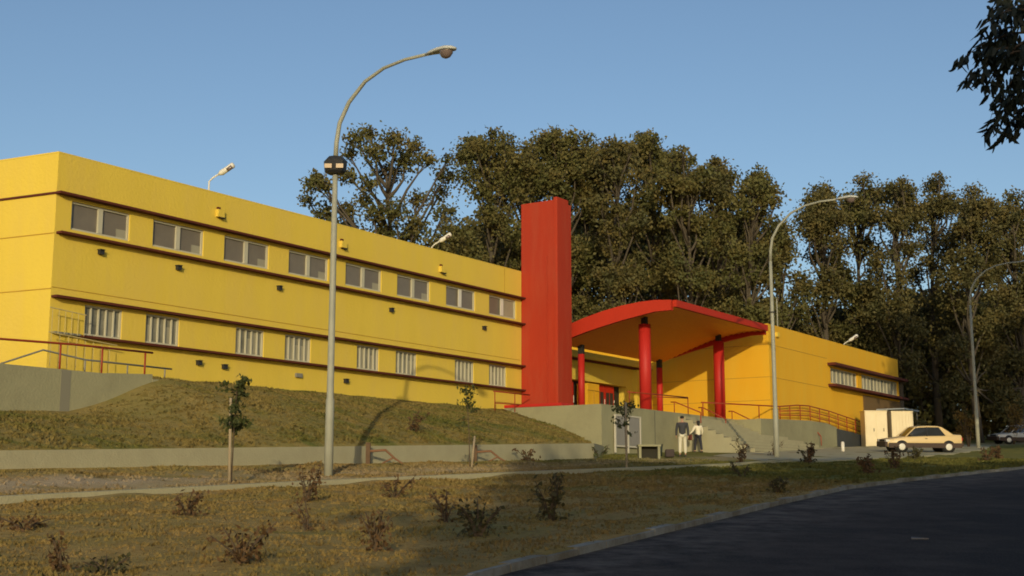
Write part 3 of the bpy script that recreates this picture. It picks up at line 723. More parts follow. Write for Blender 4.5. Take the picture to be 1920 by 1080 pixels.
# ------------------------------------------------------------------ cars
def sedan(name, label, paint, lower):
    o = thing(name, label, 'car', (0, 0, 0))
    # cross sections along x (nose at -x): x, z_bottom, z_belt, half width
    sec = [(-2.10, .34, .60, .62), (-2.04, .28, .68, .74), (-1.6, .26, .76, .80), (-.98, .26, .84, .82), (0, .25, .88, .83), (1.0, .26, .90, .82), (1.75, .28, .96, .80), (2.02, .34, .95, .76), (2.08, .42, .90, .70)]
    m = MB(); vs = []
    ring = lambda x, zb, zt, hw: [(x, -hw*.92, zb), (x, -hw, zb+.16), (x, -hw, zt-.22), (x, -hw*.95, zt-.04), (x, -hw*.85, zt), (x, hw*.85, zt), (x, hw*.95, zt-.04), (x, hw, zt-.22), (x, hw, zb+.16), (x, hw*.92, zb)]
    for q in sec: vs += ring(*q)
    k = 10; fs = [(i*k+j, (i+1)*k+j, (i+1)*k+(j+1) % k, i*k+(j+1) % k) for i in range(len(sec)-1) for j in range(k)]
    fs += [tuple(range(k)), tuple((len(sec)-1)*k+j for j in range(k))[::-1]]
    m.add(vs, fs)
    # cabin: pillars and roof
    gh = [(-1.0, .84, .74), (-.42, 1.36, .60), (-.2, 1.40, .60), (.75, 1.41, .60), (.95, 1.37, .60), (1.52, .95, .72)]
    m.build('body', paint, o, True, bevel=.03)
    m = MB(); vs = []
    rf = [(-.46, 1.34), (-.25, 1.40), (.3, 1.43), (.78, 1.42), (1.0, 1.36)]
    for x, z in rf: vs += [(x, -.60, z-.05), (x, -.54, z), (x, .54, z), (x, .60, z-.05), (x, .55, z-.09), (x, -.55, z-.09)]
    m.add(vs, [(i*6+j, (i+1)*6+j, (i+1)*6+(j+1) % 6, i*6+(j+1) % 6) for i in range(4) for j in range(6)] + [(0, 1, 2, 3, 4, 5), tuple(24+j for j in range(6))[::-1]])
    m.build('roof', paint, o, True)
    for sgn in (-1, 1):
        m = MB(); m.tube([(-1.05, sgn*.74, .83), (-.46, sgn*.59, 1.34)], .032, 6); m.build('windscreen_pillar', paint, o)
        m = MB(); m.hexa([(1.18, sgn*.755, .88), (1.62, sgn*.745, .93), (1.62, sgn*.71, .93), (1.18, sgn*.72, .88), (.82, sgn*.60, 1.37), (1.0, sgn*.595, 1.36), (1.0, sgn*.56, 1.36), (.82, sgn*.565, 1.37)]); m.build('rear_pillar', paint, o)
        m = MB(); m.tube([(.14, sgn*.755, .87), (.16, sgn*.60, 1.36)], .03, 6); m.build('door_pillar', DMET, o)
    gl = mat(name+'_glass', (.025, .028, .03), .08, spec=.8)
    m = MB(); m.add([(-.95, -.71, .845), (1.3, -.72, .885), (.88, -.585, 1.355), (-.46, -.585, 1.33), (-.95, .71, .845), (1.3, .72, .885), (.88, .585, 1.355), (-.46, .585, 1.33)],
                    [(0, 1, 2, 3), (7, 6, 5, 4), (0, 3, 7, 4), (1, 5, 6, 2), (0, 4, 5, 1)]); m.build('window_glass', gl, o)
    m = MB(); m.sb = None
    for sgn in (-1, 1):
        m.box(-2.0, 2.02, sgn*.835-.012, sgn*.835+.012, .24, .50)
    m.build('side_cladding', lower, o)
    m = MB(); m.box(-2.18, -2.02, -.76, .76, .27, .56); m.build('front_bumper', lower, o, bevel=.04)
    m = MB(); m.box(2.0, 2.16, -.74, .74, .32, .55); m.build('rear_bumper', lower, o, bevel=.04)
    m = MB(); m.box(-2.115, -2.06, -.45, .45, .57, .68); m.build('grille', DMET, o)
    for sgn in (-1, 1):
        MB().box(-2.13, -1.93, sgn*.62-.14, sgn*.62+.14, .56, .68).build('headlight', LITW, o)
        MB().box(2.04, 2.10, sgn*.58-.14, sgn*.58+.14, .62, .80).build('tail_light', DOOR, o)
        MB().box(-.85, -.70, sgn*.84-.06, sgn*.84+.06, .90, 1.0).build('mirror', DMET, o)
        MB().box(-.0, .12, sgn*.835-.012, sgn*.835+.012, .72, .75).build('door_handle', DMET, o)
        for x in (-1.28, 1.30):
            w_o = MB().tube([(x, sgn*.66, .29), (x, sgn*.845, .29)], .29, 22).build('wheel', DMET, o, True)
            y0 = sgn*.847; vs = [(x+math.cos(t*math.pi/9)*r, y0+sgn*d, .29+math.sin(t*math.pi/9)*r) for r, d in ((.18, 0), (.17, .012), (.06, .022)) for t in range(18)]
            MB().add(vs, [(i*18+j, i*18+(j+1) % 18, (i+1)*18+(j+1) % 18, (i+1)*18+j) for i in range(2) for j in range(18)] + [tuple(36+j for j in range(18))]).build('hubcap', LITW, w_o, True)
            MB().tube([(x, sgn*.60, .30), (x, sgn*.838, .30)], .345, 22).build('wheel_arch', DMET, w_o, True)
    return o
BEIGE = mat('beige_car_paint', (.62, .46, .22), .32, spec=.5); CLAD = mat('brown_plastic_cladding', (.05, .03, .022), .5)
car = sedan('parked_car', 'beige sedan with dark lower sides and white hubcaps parked in front of the cream cabinets', BEIGE, CLAD)
x, y = 21.3, 67.3; car.scale = (.95, .95, .95); car.location = (x, y, plane(*SW(x, y))+.055); car.rotation_euler = (.055, .005, R(2))
GCAR = mat('pale_grey_car_paint', (.45, .45, .42), .35, spec=.5)
car2 = sedan('parked_car', 'pale grey car in the shade under the trees at the far right', GCAR, CLAD)
x, y = 38.4, 97.5; car2.location = (x, y, plane(*SW(x, y))+.02); car2.rotation_euler = (.05, 0, R(8))

# ------------------------------------------------------------------ people (skinned figures)
def skin_obj(name, chains, m, parent, sub=1):
    """chains: list of lists of (x,y,z,r); first vertex of each later chain is merged with nearest existing"""
    vs = []; es = []; rs = []
    def find(p):
        for i, v in enumerate(vs):
            if (Vector(v)-Vector(p[:3])).length < 1e-4: return i
        vs.append(tuple(p[:3])); rs.append(p[3]); return len(vs)-1
    for ch in chains:
        idx = [find(p) for p in ch]; es += list(zip(idx, idx[1:]))
    me = bpy.data.meshes.new(name); me.from_pydata(vs, es, []); me.update()
    o = link_mesh(name, me, m, parent)
    sk = o.modifiers.new('skin', 'SKIN'); sk.use_smooth_shade = True
    for i, r in enumerate(rs):
        d = me.skin_vertices[0].data[i]; rr = r if isinstance(r, tuple) else (r, r); d.radius = rr
    me.skin_vertices[0].data[0].use_root = True
    sb = o.modifiers.new('sub', 'SUBSURF'); sb.levels = sub; sb.render_levels = sub
    return o
SKIN_ = mat('skin', (.42, .24, .15), .6); HAIR = mat('dark_hair', (.015, .012, .01), .6)
def person(loc, rot, label, h, top_m, leg_m, long_hair, arms, stride, sleeve_all=True):
    o = thing('person', label, 'person', (0, 0, 0)); k = h/1.75
    sh = .19*k; hip = .095*k
    def S(p): return (p[0]*k, p[1]*k, p[2]*k, p[3]*k if not isinstance(p[3], tuple) else (p[3][0]*k, p[3][1]*k))
    pelvis = (0, 0, .95, .12); chest = (0, 0, 1.28, .135); neck = (0, 0, 1.48, .055)
    body = [[pelvis, (0, 0, 1.1, .11), chest, (0, 0, 1.42, .08), neck, (0, .01, 1.56, .06), (0, .015, 1.64, .088), (0, .01, 1.71, .07)], [(0, .015, 1.64, .088), (0, .105, 1.615, .014)]]
    legs = []
    for i, sg in enumerate((-1, 1)):
        dy = stride[i]
        kn = (sg*.11, dy*.55+(.04 if dy > 0 else 0), .50, .058); an = (sg*.115, dy, .09, .04)
        c = [pelvis, (sg*.09, 0, .88, .09), kn, an, (sg*.12, dy+.13, .035, .035)]; body.append(c); legs.append([pelvis, (sg*.09, 0, .88, .105), (kn[0], kn[1], kn[2], .078), (an[0], an[1], .11, .068)])
    top = [[(0, 0, .90, .15), (0, 0, 1.0, .155), (0, 0, 1.12, .16), (0, 0, 1.28, .175), (0, 0, 1.40, .12), (0, 0, 1.45, .07)]]
    for i, sg in enumerate((-1, 1)):
        el, ha = arms[i]
        shd = (sg*.19, 0, 1.40, .06)
        e = (sg*.19+el[0]*sg, el[1], el[2], .042); w = (sg*.19+ha[0]*sg, ha[1], ha[2], .03)
        d = (Vector(w[:3])-Vector(e[:3])).normalized(); wv_ = Vector(w[:3]); palm = wv_ + d*.05
        body.append([(0, 0, 1.42, .08), shd, e, w, (*palm, .028)])
        side = Vector((0, 1, 0))
        for q, ln in enumerate((.065, .075, .07, .055)):
            b0 = palm + side*(.026-.017*q); b1 = b0 + d*ln*.6 + Vector((-sg*.01, 0, 0)); b2 = b1 + d*ln*.5+Vector((-sg*.02, 0, 0))
            body.append([(*palm, .028), (*(palm+side*(.022-.015*q)+d*.02), .011), (*b1, .009), (*b2, .008)])
        body.append([(*palm, .028), (*(palm+side*.04-d*.01), .011), (*(palm+side*.055+d*.03), .009)])
        top.append([(0, 0, 1.40, .12), (sg*.19, 0, 1.385, .085), (e[0], e[1], e[2], .057)] + ([(w[0], w[1], w[2], .045)] if sleeve_all else []))
    skin_obj('body', [[S(p) for p in c] for c in body], SKIN_, o)
    skin_obj('trousers', [[S(p) for p in c] for c in legs], leg_m, o)
    skin_obj('shirt', [[S(p) for p in c] for c in top], top_m, o)
    hc = [[(0, -.03, 1.60, .08), (0, -.028, 1.66, .105), (0, -.012, 1.73, .09)]] if not long_hair else [[(0, -.015, 1.72, .09), (0, -.025, 1.64, .105), (0, -.06, 1.5, .085), (0, -.08, 1.4, .06)]]
    skin_obj('hair', [[S(p) for p in c] for c in hc], HAIR, o)
    for i, sg in enumerate((-1, 1)):
        MB().box((sg*.12-.045)*k, (sg*.12+.045)*k, (stride[i]-.06)*k, (stride[i]+.2)*k, 0, .075*k).build('shoe', DMET, o, bevel=.02)
        MB().tube([(sg*.088*k, .01*k, 1.62*k), (sg*.1*k, .01*k, 1.66*k)], .02*k, 6).build('ear', SKIN_, o)
        MB().tube([(sg*.032*k, .085*k, 1.655*k), (sg*.032*k, .095*k, 1.655*k)], .012*k, 6).build('eye', HAIR, o)
    MB().box(-.025*k, .025*k, .08*k, .098*k, 1.572*k, 1.582*k).build('mouth', DOOR, o)
    o.location = loc; o.rotation_euler = (0, 0, rot)
    return o
x, y = 7.52, 56.8
person((x, y, plane(*SW(x, y))+.03), R(-6), 'man seen from behind in dark grey jacket and cream trousers standing by the bag', 1.80,
       mat('dark_grey_jacket', (.05, .05, .055), .9), mat('cream_trousers', (.62, .58, .44), .9), False,
       [((.06, .0, 1.13), (.07, .05, .88)), ((.05, -.02, 1.12), (.06, .04, .87))], (0, .04))
x, y = 9.40, 65.0
person((x, y, plane(*SW(x, y))+.0), R(20), 'woman with long dark hair, white top and dark trousers walking to the stairs', 1.64,
       mat('white_top', (.72, .66, .5), .9), mat('dark_trousers', (.03, .03, .04), .9), True,
       [((.12, .04, 1.14), (.22, .2, 1.0)), ((.08, .02, 1.14), (.1, .14, .95))], (.18, -.16))
m = MB().box(-.05, .05, -.17, .17, 0, .28); o = m.build('shoulder_bag', mat('red_brown_leather', (.12, .03, .02), .6), None, bevel=.03)
tag(o, 'red brown bag carried at the left side of the woman in the white top', 'bag'); o.location = (9.0, 65.05, plane(*SW(9.4, 65))+.62); o.rotation_euler = (0, 0, R(20))

# ------------------------------------------------------------------ foliage helpers
def leaf_quads(rng, C, size, aspect=.45, droop=0.0, jit=.3):
    n = len(C); d = rng.normal(size=(n, 3)); d[:, 2] -= droop; d /= np.linalg.norm(d, axis=1)[:, None]
    e = rng.normal(size=(n, 3)); e -= (e*d).sum(1)[:, None]*d; e /= np.linalg.norm(e, axis=1)[:, None]
    L_ = (size*(1-jit+2*jit*rng.random(n)))[:, None]*.5; W_ = L_*aspect
    return np.stack([C-d*L_, C+e*W_-d*L_*.1, C+d*L_, C-e*W_-d*L_*.1], 1)
def blob(rng, c, r, n, flat=.75, shell=.25):
    d = rng.normal(size=(n, 3)); d /= np.linalg.norm(d, axis=1)[:, None]
    rad = r*(shell+(1-shell)*rng.random(n)**.75)*(1+.16*np.clip(rng.normal(size=n), -2, 1.2)) * (1+.35*np.sin(d[:, 0]*5+c[0])*np.cos(d[:, 1]*4+c[2]))
    q = d*rad[:, None]; q[:, 2] *= flat
    return q + np.array(c)
def gz(x, y): return ground_z(*SW(x, y))
def z_at(py, Y):
    dy = py-540; c, s = math.cos(PITCH), math.sin(PITCH); return EYE + Y*(2400*s-dy*c)/(2400*c+dy*s)
def x_at(px, py, Y):
    dy = py-540; return (px-960)*Y/(2400*math.cos(PITCH)+dy*math.sin(PITCH))
def tree(name, label, X, Y, clumps, leafn, lsize, lm, bark, seed, group, trad=.3, flat=.8, droop=.4, base=None, lean=0, cat='tree'):
    rng = np.random.default_rng(seed); rd = random.Random(seed)
    bz = gz(X, Y) if base is None else base
    o = thing(name, label, cat, (X, Y, bz), group)
    topc = max(c[2] for c in clumps); hh = topc-bz
    # trunk follows towards the mean of the crown
    mx = sum(c[0] for c in clumps)/len(clumps); my = sum(c[1] for c in clumps)/len(clumps)
    tp = []; K = 7
    for i in range(K+1):
        f = i/K; tp.append(Vector((lerp(X, mx, f**1.6)+lean*math.sin(f*3)+rd.uniform(-.12, .12)*f, lerp(Y, my, f)+rd.uniform(-.12, .12)*f, bz-.3+f*(hh*.86))))
    m = MB(); m.tube(tp, [trad*(1-.8*i/K) for i in range(K+1)], 9)
    def trunk_at(z):
        for a, b in zip(tp, tp[1:]):
            if a.z <= z <= b.z: return a.lerp(b, (z-a.z)/(b.z-a.z+1e-6))
        return tp[-1] if z > tp[-1].z else tp[0]
    for c in clumps:
        cv = Vector(c[:3]); hd_ = math.hypot(cv.x-mx, cv.y-my)
        st_ = trunk_at(max(bz+hh*.22, cv.z-hd_*1.1-1.2)); mid = st_.lerp(cv, .55) + Vector((rd.uniform(-.4, .4), rd.uniform(-.4, .4), rd.uniform(-.5, .1)))
        m.tube([st_, st_.lerp(mid, .5)+Vector((0, 0, -.1)), mid, cv], [trad*.38, trad*.3, trad*.22, trad*.08], 5)
        for _ in range(2):
            e = cv + Vector((rd.uniform(-1, 1), rd.uniform(-1, 1), rd.uniform(-.3, .9)))*c[3]*.8
            m.tube([mid.lerp(cv, .5), e], [trad*.12, trad*.04], 4)
    m.build('trunk', bark, o, True)
    Cs = [blob(rng, c[:3], c[3], max(6, int(leafn*(c[3]/1.6)**2)), flat) for c in clumps]
    Cs += [blob(rng, c[:3], c[3]*1.3, max(4, int(.16*leafn*(c[3]/1.6)**2)), flat, 0) for c in clumps]
    C = np.concatenate(Cs)
    mesh_quads('crown', leaf_quads(rng, C, np.full(len(C), lsize), .62, droop), lm, o)
    return o

# ------------------------------------------------------------------ the eucalyptus wood behind
GR = 'tall eucalyptus trees behind the buildings'
T1 = [(590, 345, 28), (575, 375, 18), (612, 400, 30), (596, 338, 20), (650, 330, 24), (668, 262, 26), (690, 250, 22), (655, 290, 20), (705, 285, 32), (740, 262, 28), (775, 275, 26), (760, 300, 30), (730, 325, 28), (690, 345, 24), (802, 300, 22), (835, 330, 24), (838, 300, 14), (825, 360, 22), (785, 375, 26), (740, 395, 30), (700, 400, 26), (650, 395, 26), (655, 430, 28), (720, 440, 34), (780, 425, 34), (835, 400, 28), (850, 440, 34), (620, 425, 22), (690, 460, 30), (765, 465, 34), (820, 470, 36), (880, 470, 30), (610, 350, 15), (682, 375, 18)]
def px_clumps(lst, Y, seed, jy=2.2):
    rd = random.Random(seed); out = []
    for px, py, r in lst:
        Yy = Y+rd.uniform(-jy, jy); out.append((x_at(px, py, Yy), Yy, z_at(py, Yy), r*Y/2330))
    return out
tree('eucalyptus_tree', 'open crowned eucalyptus left of the others, rising behind the main roof by the nearest lamp', x_at(735, 500, 88), 88, px_clumps(T1, 88, 1), 760, .27, LEAF1, BARK, 11, GR, trad=.42, lean=.5)
def env_clumps(cx, top, hw, bot, n, seed, rmin=24, rmax=46, lobes=3):
    """clumps inside a lumpy envelope given as angular sizes, turned into metres by px_clumps"""
    rd = random.Random(seed); L_ = []
    heads = [(cx+rd.uniform(-.65, .65)*hw, top+rd.uniform(0, .16)*(bot-top)) for _ in range(lobes)]; heads[0] = (cx+rd.uniform(-.25, .25)*hw, top)
    for hx, hy in heads:
        r = rd.uniform(rmin, rmax)*.72; L_.append((hx, hy+r*.8, r))
        for _ in range(3): L_.append((hx+rd.uniform(-1.3, 1.3)*r, hy+r*rd.uniform(1.2, 2.6), rd.uniform(rmin, rmax)*.85))
    while len(L_) < n:
        f = rd.random(); y = lerp(top+(bot-top)*.12, bot, f); wd = hw*(.55+.55*math.sin(min(1, f*1.25+.12)*math.pi*.75))
        x = cx+rd.uniform(-1, 1)*wd; L_.append((x, y, rd.uniform(rmin, rmax)))
    return L_
# cx, top, half width, bottom, Y, number of clumps, label
EU = [
 (915, 238, 58, 560, 92, 26, 'eucalyptus with a tall rounded top, first of the dense trees left of the red tower'),
 (985, 262, 50, 600, 98, 22, 'eucalyptus rising directly behind the top of the red tower'),
 (1045, 236, 52, 620, 92, 26, 'eucalyptus with the highest crown just right of the red tower top'),
 (1110, 246, 48, 620, 96, 24, 'broad eucalyptus above the left half of the canopy'),
 (1165, 258, 44, 640, 90, 22, 'eucalyptus with brownish crown above the canopy columns'),
 (1225, 244, 46, 640, 97, 24, 'tall eucalyptus above the peak of the canopy'),
 (1290, 270, 48, 640, 90, 24, 'round topped eucalyptus over the right half of the canopy'),
 (1352, 292, 44, 640, 95, 22, 'eucalyptus over the right tip of the canopy'),
 (1408, 312, 44, 640, 90, 22, 'eucalyptus left of the second street lamp arm, at the end of the dense group'),
 (1468, 410, 36, 660, 96, 12, 'lower thin eucalyptus in the gap behind the second lamp pole'),
 (1545, 345, 42, 680, 100, 20, 'eucalyptus behind the head of the second street lamp'),
 (1608, 322, 44, 700, 104, 22, 'eucalyptus with two pointed tufts right of the second lamp head'),
 (1680, 330, 46, 720, 100, 21, 'thin crowned eucalyptus above the right end of the right wing'),
 (1752, 320, 46, 740, 106, 20, 'sparse topped eucalyptus between the right wing and the farthest lamp'),
 (1825, 342, 46, 760, 100, 24, 'dense eucalyptus above the farthest lamp arm'),
 (1898, 352, 50, 770, 104, 24, 'last visible eucalyptus cut by the right edge'),
]
for i, (cx, top, hw, bot, Y, n, lab) in enumerate(EU):
    cl = px_clumps(env_clumps(cx, top, hw, bot, int(n*(2.15 if i < 9 else 2.2)), 40+i, 17, 35, 4), Y, 60+i, 2.8)
    X0 = x_at(cx, 600, Y); sparse = i in (9, 12, 13)
    tree('eucalyptus_tree', lab, X0, Y, cl, 560 if sparse else 700, .26, LEAF2 if i % 3 == 1 or i > 11 else LEAF1, BARK, 100+i, GR, trad=.34, lean=random.Random(i).uniform(-.6, .6))
BK = 'eucalyptus trees in the rear rows, mostly hidden by the front crowns'
for i, (cx, top, hw, bot, Y) in enumerate([(900, 400, 60, 640, 112), (860, 455, 50, 600, 110), (1000, 420, 60, 700, 115), (1090, 400, 60, 720, 112), (1180, 380, 60, 720, 116), (1270, 390, 60, 740, 112), (1370, 410, 60, 740, 116),
                                  (1450, 560, 60, 740, 114), (1550, 570, 60, 780, 118), (1640, 560, 60, 790, 116), (1720, 540, 60, 800, 120), (1800, 545, 60, 800, 118), (1890, 530, 60, 800, 122), (1960, 480, 60, 800, 116)]):
    cl = px_clumps(env_clumps(cx, top, hw, bot, 26, 240+i, 32, 58, 2), Y, 260+i, 3)
    tree('eucalyptus_tree', 'eucalyptus in the rear rows of the wood, mostly hidden behind the front crowns', x_at(cx, 650, Y), Y, cl, 210, .5, LEAF1 if i % 2 else LEAF2, BARK, 300+i, BK, trad=.32)
# far understorey read as one mass
rng = np.random.default_rng(77); C = []
for i in range(150):
    X = -45+i*.85+rng.normal()*1.5; Y = 126+rng.normal()*5
    C.append(blob(rng, (X, Y, 6+rng.random()*8.5), 3.2, 120, 1.1, 0))
tag(mesh_quads('distant_wood', leaf_quads(rng, np.concatenate(C), np.full(150*120, .9), .6, 0), LEAF2), 'dark mass of undergrowth far back under the eucalyptus trees', 'wood', kind='stuff')

# bushes at the right under the trees
def bush(name, label, x, y, r, h, m, seed, n=500, ls=.22):
    rng = np.random.default_rng(seed); z = gz(x, y); o = thing(name, label, 'bush', (x, y, z), None)
    C = np.concatenate([blob(rng, (x+rng.normal()*r*.35, y+rng.normal()*r*.35, z+h*f), r*.6, n//4, .9, .1) for f in (.35, .5, .65, .8)])
    mesh_quads('foliage', leaf_quads(rng, C, np.full(len(C), ls), .5, 0), m, o)
    rd = random.Random(seed); mm = MB()
    for _ in range(5): mm.tube([(x, y, z-.1), (x+rd.uniform(-.5, .5)*r, y+rd.uniform(-.5, .5)*r, z+h*.7)], [.05, .02], 5)
    mm.build('stem', BARKD, o)
bush('bush', 'orange brown bush left of the farthest lamp pole', 29.6, 83.5, .9, 2.6, SHO, 1)
bush('bush', 'sunlit brownish bush at the right edge beyond the grey car', 37.8, 97, 1.3, 3.4, SHO, 2)
bush('bush', 'low dark bush behind the rear of the beige car', 27.2, 86, 1.2, 1.6, LEAF1, 3)
bush('bush', 'dark bush between the beige car and the farthest lamp', 28.0, 90, 1.5, 2.4, LEAF2, 4)

# ------------------------------------------------------------------ trees behind the camera and at the right that shade the road
def round_tree(label, X, Y, base_z, crown_bot, crown_top, rad, seed, n=16, ls=.42, dens=150, group=None, rr=(1.6, 2.4)):
    rd = random.Random(seed); cl = []
    for i in range(n):
        f = rd.random(); z = lerp(crown_bot+1, crown_top-1.2, f); k = math.sin(min(1, .18+f*.9)*math.pi)**.5 if f < .9 else .6
        a = rd.random()*6.28; q = rad*k*rd.random()**.5*.85
        cl.append((X+math.cos(a)*q, Y+math.sin(a)*q, z, rd.uniform(*rr)))
    cl.append((X, Y, crown_top-1.2, 1.7))
    tree('street_tree', label, X, Y, cl, dens, ls, LEAF1, BARK, seed, group, trad=.3, base=base_z)
SG = 'large trees standing behind the viewpoint across the road'
for i, (X, top, rad) in enumerate([(3.2, 19.4, 3.8), (6.6, 16.2, 3.6), (11.0, 20.4, 4.8), (18.5, 19.6, 4.6), (26.0, 19.8, 4.6), (34.0, 20.5, 4.8)]):
    round_tree('large tree behind the viewpoint whose shadow lies on the road', X, -20-1.2*(i % 2), -1.5, 5.2, top, rad, 500+i, n=54, group=SG, dens=320, ls=.62)
for i, (X, Y, top) in enumerate([(31.5, 50, 25.5), (41, 55, 26)]):
    round_tree('tall tree standing just beyond the right edge beside the road', X, Y, plane(*SW(X, Y)), 12.5, top+.6, 5.0, 520+i, n=44, dens=240, ls=.62, group='tall trees just beyond the right edge')

# ------------------------------------------------------------------ overhanging branch of a near tree
nt_ = thing('overhanging_tree', 'near tree whose dark drooping leaves hang into the top right corner', 'tree', (10.6, 14.5, plane(*SW(10.6, 14.5))))
rd = random.Random(9); rng = np.random.default_rng(9)
bz = plane(*SW(10.6, 14.5))
m = MB(); tr_ = [(10.6, 14.5, bz-.3), (10.5, 14.6, 3.5), (10.3, 15, 6.5), (10.1, 15.4, 9.5), (10.0, 15.6, 12)]
m.tube(tr_, [.28, .22, .17, .12, .06], 10)
sprays = []
def spray(p0, p1, nleaf, sag=.25):
    p0 = Vector(p0); p1 = Vector(p1); mid = p0.lerp(p1, .5)+Vector((0, 0, sag))
    pts = [p0.lerp(mid, t/4).lerp(mid.lerp(p1, t/4), t/4) for t in range(5)]
    m.tube(pts, [.02, .016, .012, .008, .004], 5)
    for i in range(nleaf):
        t = .12+.88*rd.random(); a = p0.lerp(mid, t).lerp(mid.lerp(p1, t), t); sprays.append(a+Vector((rd.gauss(0, .05), rd.gauss(0, .06), rd.gauss(-.03, .05))))
D0 = 17.0
def pt(px, py, Y=D0): return (x_at(px, py, Y), Y, z_at(py, Y))
for a, b, n in [((1935, 60), (1795, 118), 46), ((1940, 95), (1812, 150), 40), ((1935, 20), (1832, 58), 30), ((1950, -20), (1850, 30), 34), ((1925, 75), (1850, 175), 40), ((1930, 130), (1868, 205), 40),
                ((1930, 190), (1842, 250), 34), ((1940, 205), (1872, 262), 30), ((1960, 0), (1900, 60), 40), ((1965, 60), (1905, 140), 44), ((1960, 140), (1895, 190), 44), ((1960, 170), (1905, 240), 30), ((1900, 50), (1840, 110), 36), ((1890, 90), (1835, 140), 30), ((1960, 30), (1885, 20), 30), ((1950, -60), (1870, -20), 30)]:
    Yy = D0+rd.uniform(-.5, .5); spray(pt(*a, Yy), pt(*b, Yy+rd.uniform(-.3, .3)), int(n*1.7))
for y0 in (-20, 60, 150, 200):
    q = pt(1950, y0); m.tube([Vector(tr_[2]).lerp(Vector(tr_[3]), .2+.3*rd.random()), (q[0]+1.6, q[1]-.4, q[2]+.5), q], [.08, .05, .02], 6)
for i in range(60):
    c = (rd.uniform(7.6, 13), rd.uniform(12.5, 18), rd.uniform(6.5, 13)); e = (c[0]+rd.uniform(-.8, .8), c[1]+rd.uniform(-.8, .8), c[2]-rd.uniform(.2, .9))
    if c[0] < .412*max(c[1], e[1])+.55 : continue
    spray(c, e, 30); m.tube([tr_[2+i % 3], c], [.04, .015], 5)
m.build('trunk', BARKD, nt_, True)
C = np.array([tuple(v) for v in sprays]); n = len(C)
d = rng.normal(size=(n, 3))*np.array([.55, .55, .35]); d[:, 2] -= 1.0; d[:, 0] -= .25; d /= np.linalg.norm(d, axis=1)[:, None]
e = rng.normal(size=(n, 3)); e -= (e*d).sum(1)[:, None]*d; e /= np.linalg.norm(e, axis=1)[:, None]
Lg = (.15+.09*rng.random(n))[:, None]; Wd = .025+.010*rng.random(n)[:, None]
V = np.stack([C, C+d*Lg*.3+e*Wd, C+d*Lg*.7+e*Wd*.7+np.array([0, 0, -.01]), C+d*Lg, C+d*Lg*.7-e*Wd*.7+np.array([0, 0, -.01]), C+d*Lg*.3-e*Wd], 1)
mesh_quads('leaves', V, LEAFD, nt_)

# ------------------------------------------------------------------ saplings
def sapling(label, x, y, stake_h, crown_z, crown_r, seed, lean=0, off=0.0, bare=False):
    z = gz(x, y); rng = np.random.default_rng(seed); rd = random.Random(seed)
    o = thing('staked_sapling', label, 'sapling', (x, y, z), 'young saplings tied to stakes')
    MB().tube([(x, y, z-.2), (x+lean*.5, y, z+stake_h*.5), (x+lean, y, z+stake_h)], [.04, .037, .033], 8).build('stake', WOOD, o, True)
    m = MB(); st_ = [(x+off*.3, y+.05, z), (x+off*.5, y+.05, z+crown_z*.6), (x+off, y+.03, z+crown_z+crown_r*.8)]
    m.tube(st_, [.02, .015, .008], 6); tips = []
    for i in range(18):
        f = .55+.45*i/11; a = Vector(st_[1]).lerp(Vector(st_[2]), rd.random()); e = a+Vector((rd.uniform(-1, 1), rd.uniform(-1, 1), rd.uniform(-.3, .9)))*crown_r*.9
        m.tube([a, e], [.009, .004], 4); tips.append((a, e))
    m.build('stem', BARKD, o)
    C = []
    for a, e in tips:
        for _ in range(34 if not bare else 12): q = a.lerp(e, .3+.7*rd.random()); C.append((q.x+rd.gauss(0, .06), q.y+rd.gauss(0, .06), q.z+rd.gauss(0, .06)))
    mesh_quads('foliage', leaf_quads(rng, np.array(C), np.full(len(C), .13), .5, .3), LEAFS, o)
sapling('young staked tree on the left in front of the long low wall', -6.69, 30.66, 2.0, 2.05, .42, 1, -.04, .10)
sapling('young sapling with two leaf tufts in front of the wall left of the tower', -1.3, 41.4, 1.0, 2.1, .45, 2, .1, -.18, True)
sapling('young staked tree in front of the podium wall and notice board', 3.75, 42.25, 2.2, 1.85, .45, 3, .0, -.05, True)
def drystake(label, x, y, h, seed):
    z = gz(x, y); rd = random.Random(seed); o = thing('stump_post', label, 'post', (x, y, z), 'weathered posts with dry branches')
    MB().box(x-.07, x+.07, y-.06, y+.06, z-.1, z+h).build('post_body', WOODD, o)
    m = MB(); m.tube([(x+.05, y, z+h*.6), (x+.55, y, z+h*.65), (x+.85, y+.1, z+h*.25), (x+1.1, y, z+.02)], [.04, .04, .035, .02], 6)
    m.tube([(x+.8, y, z+h*.3), (x+.45, y-.1, z+.02)], [.03, .02], 5); m.build('dry_branch', mat('dry_branch', (.2, .1, .05), .9) if 'dry_branch' not in MATS else MATS['dry_branch'], o)
drystake('dark wooden post with bent dry branch before the low wall near the nearest lamp', -4.55, 40.8, .68, 1)
drystake('dark wooden post with a dry branch before the low wall under the second sapling', -1.3, 45.6, .6, 2)

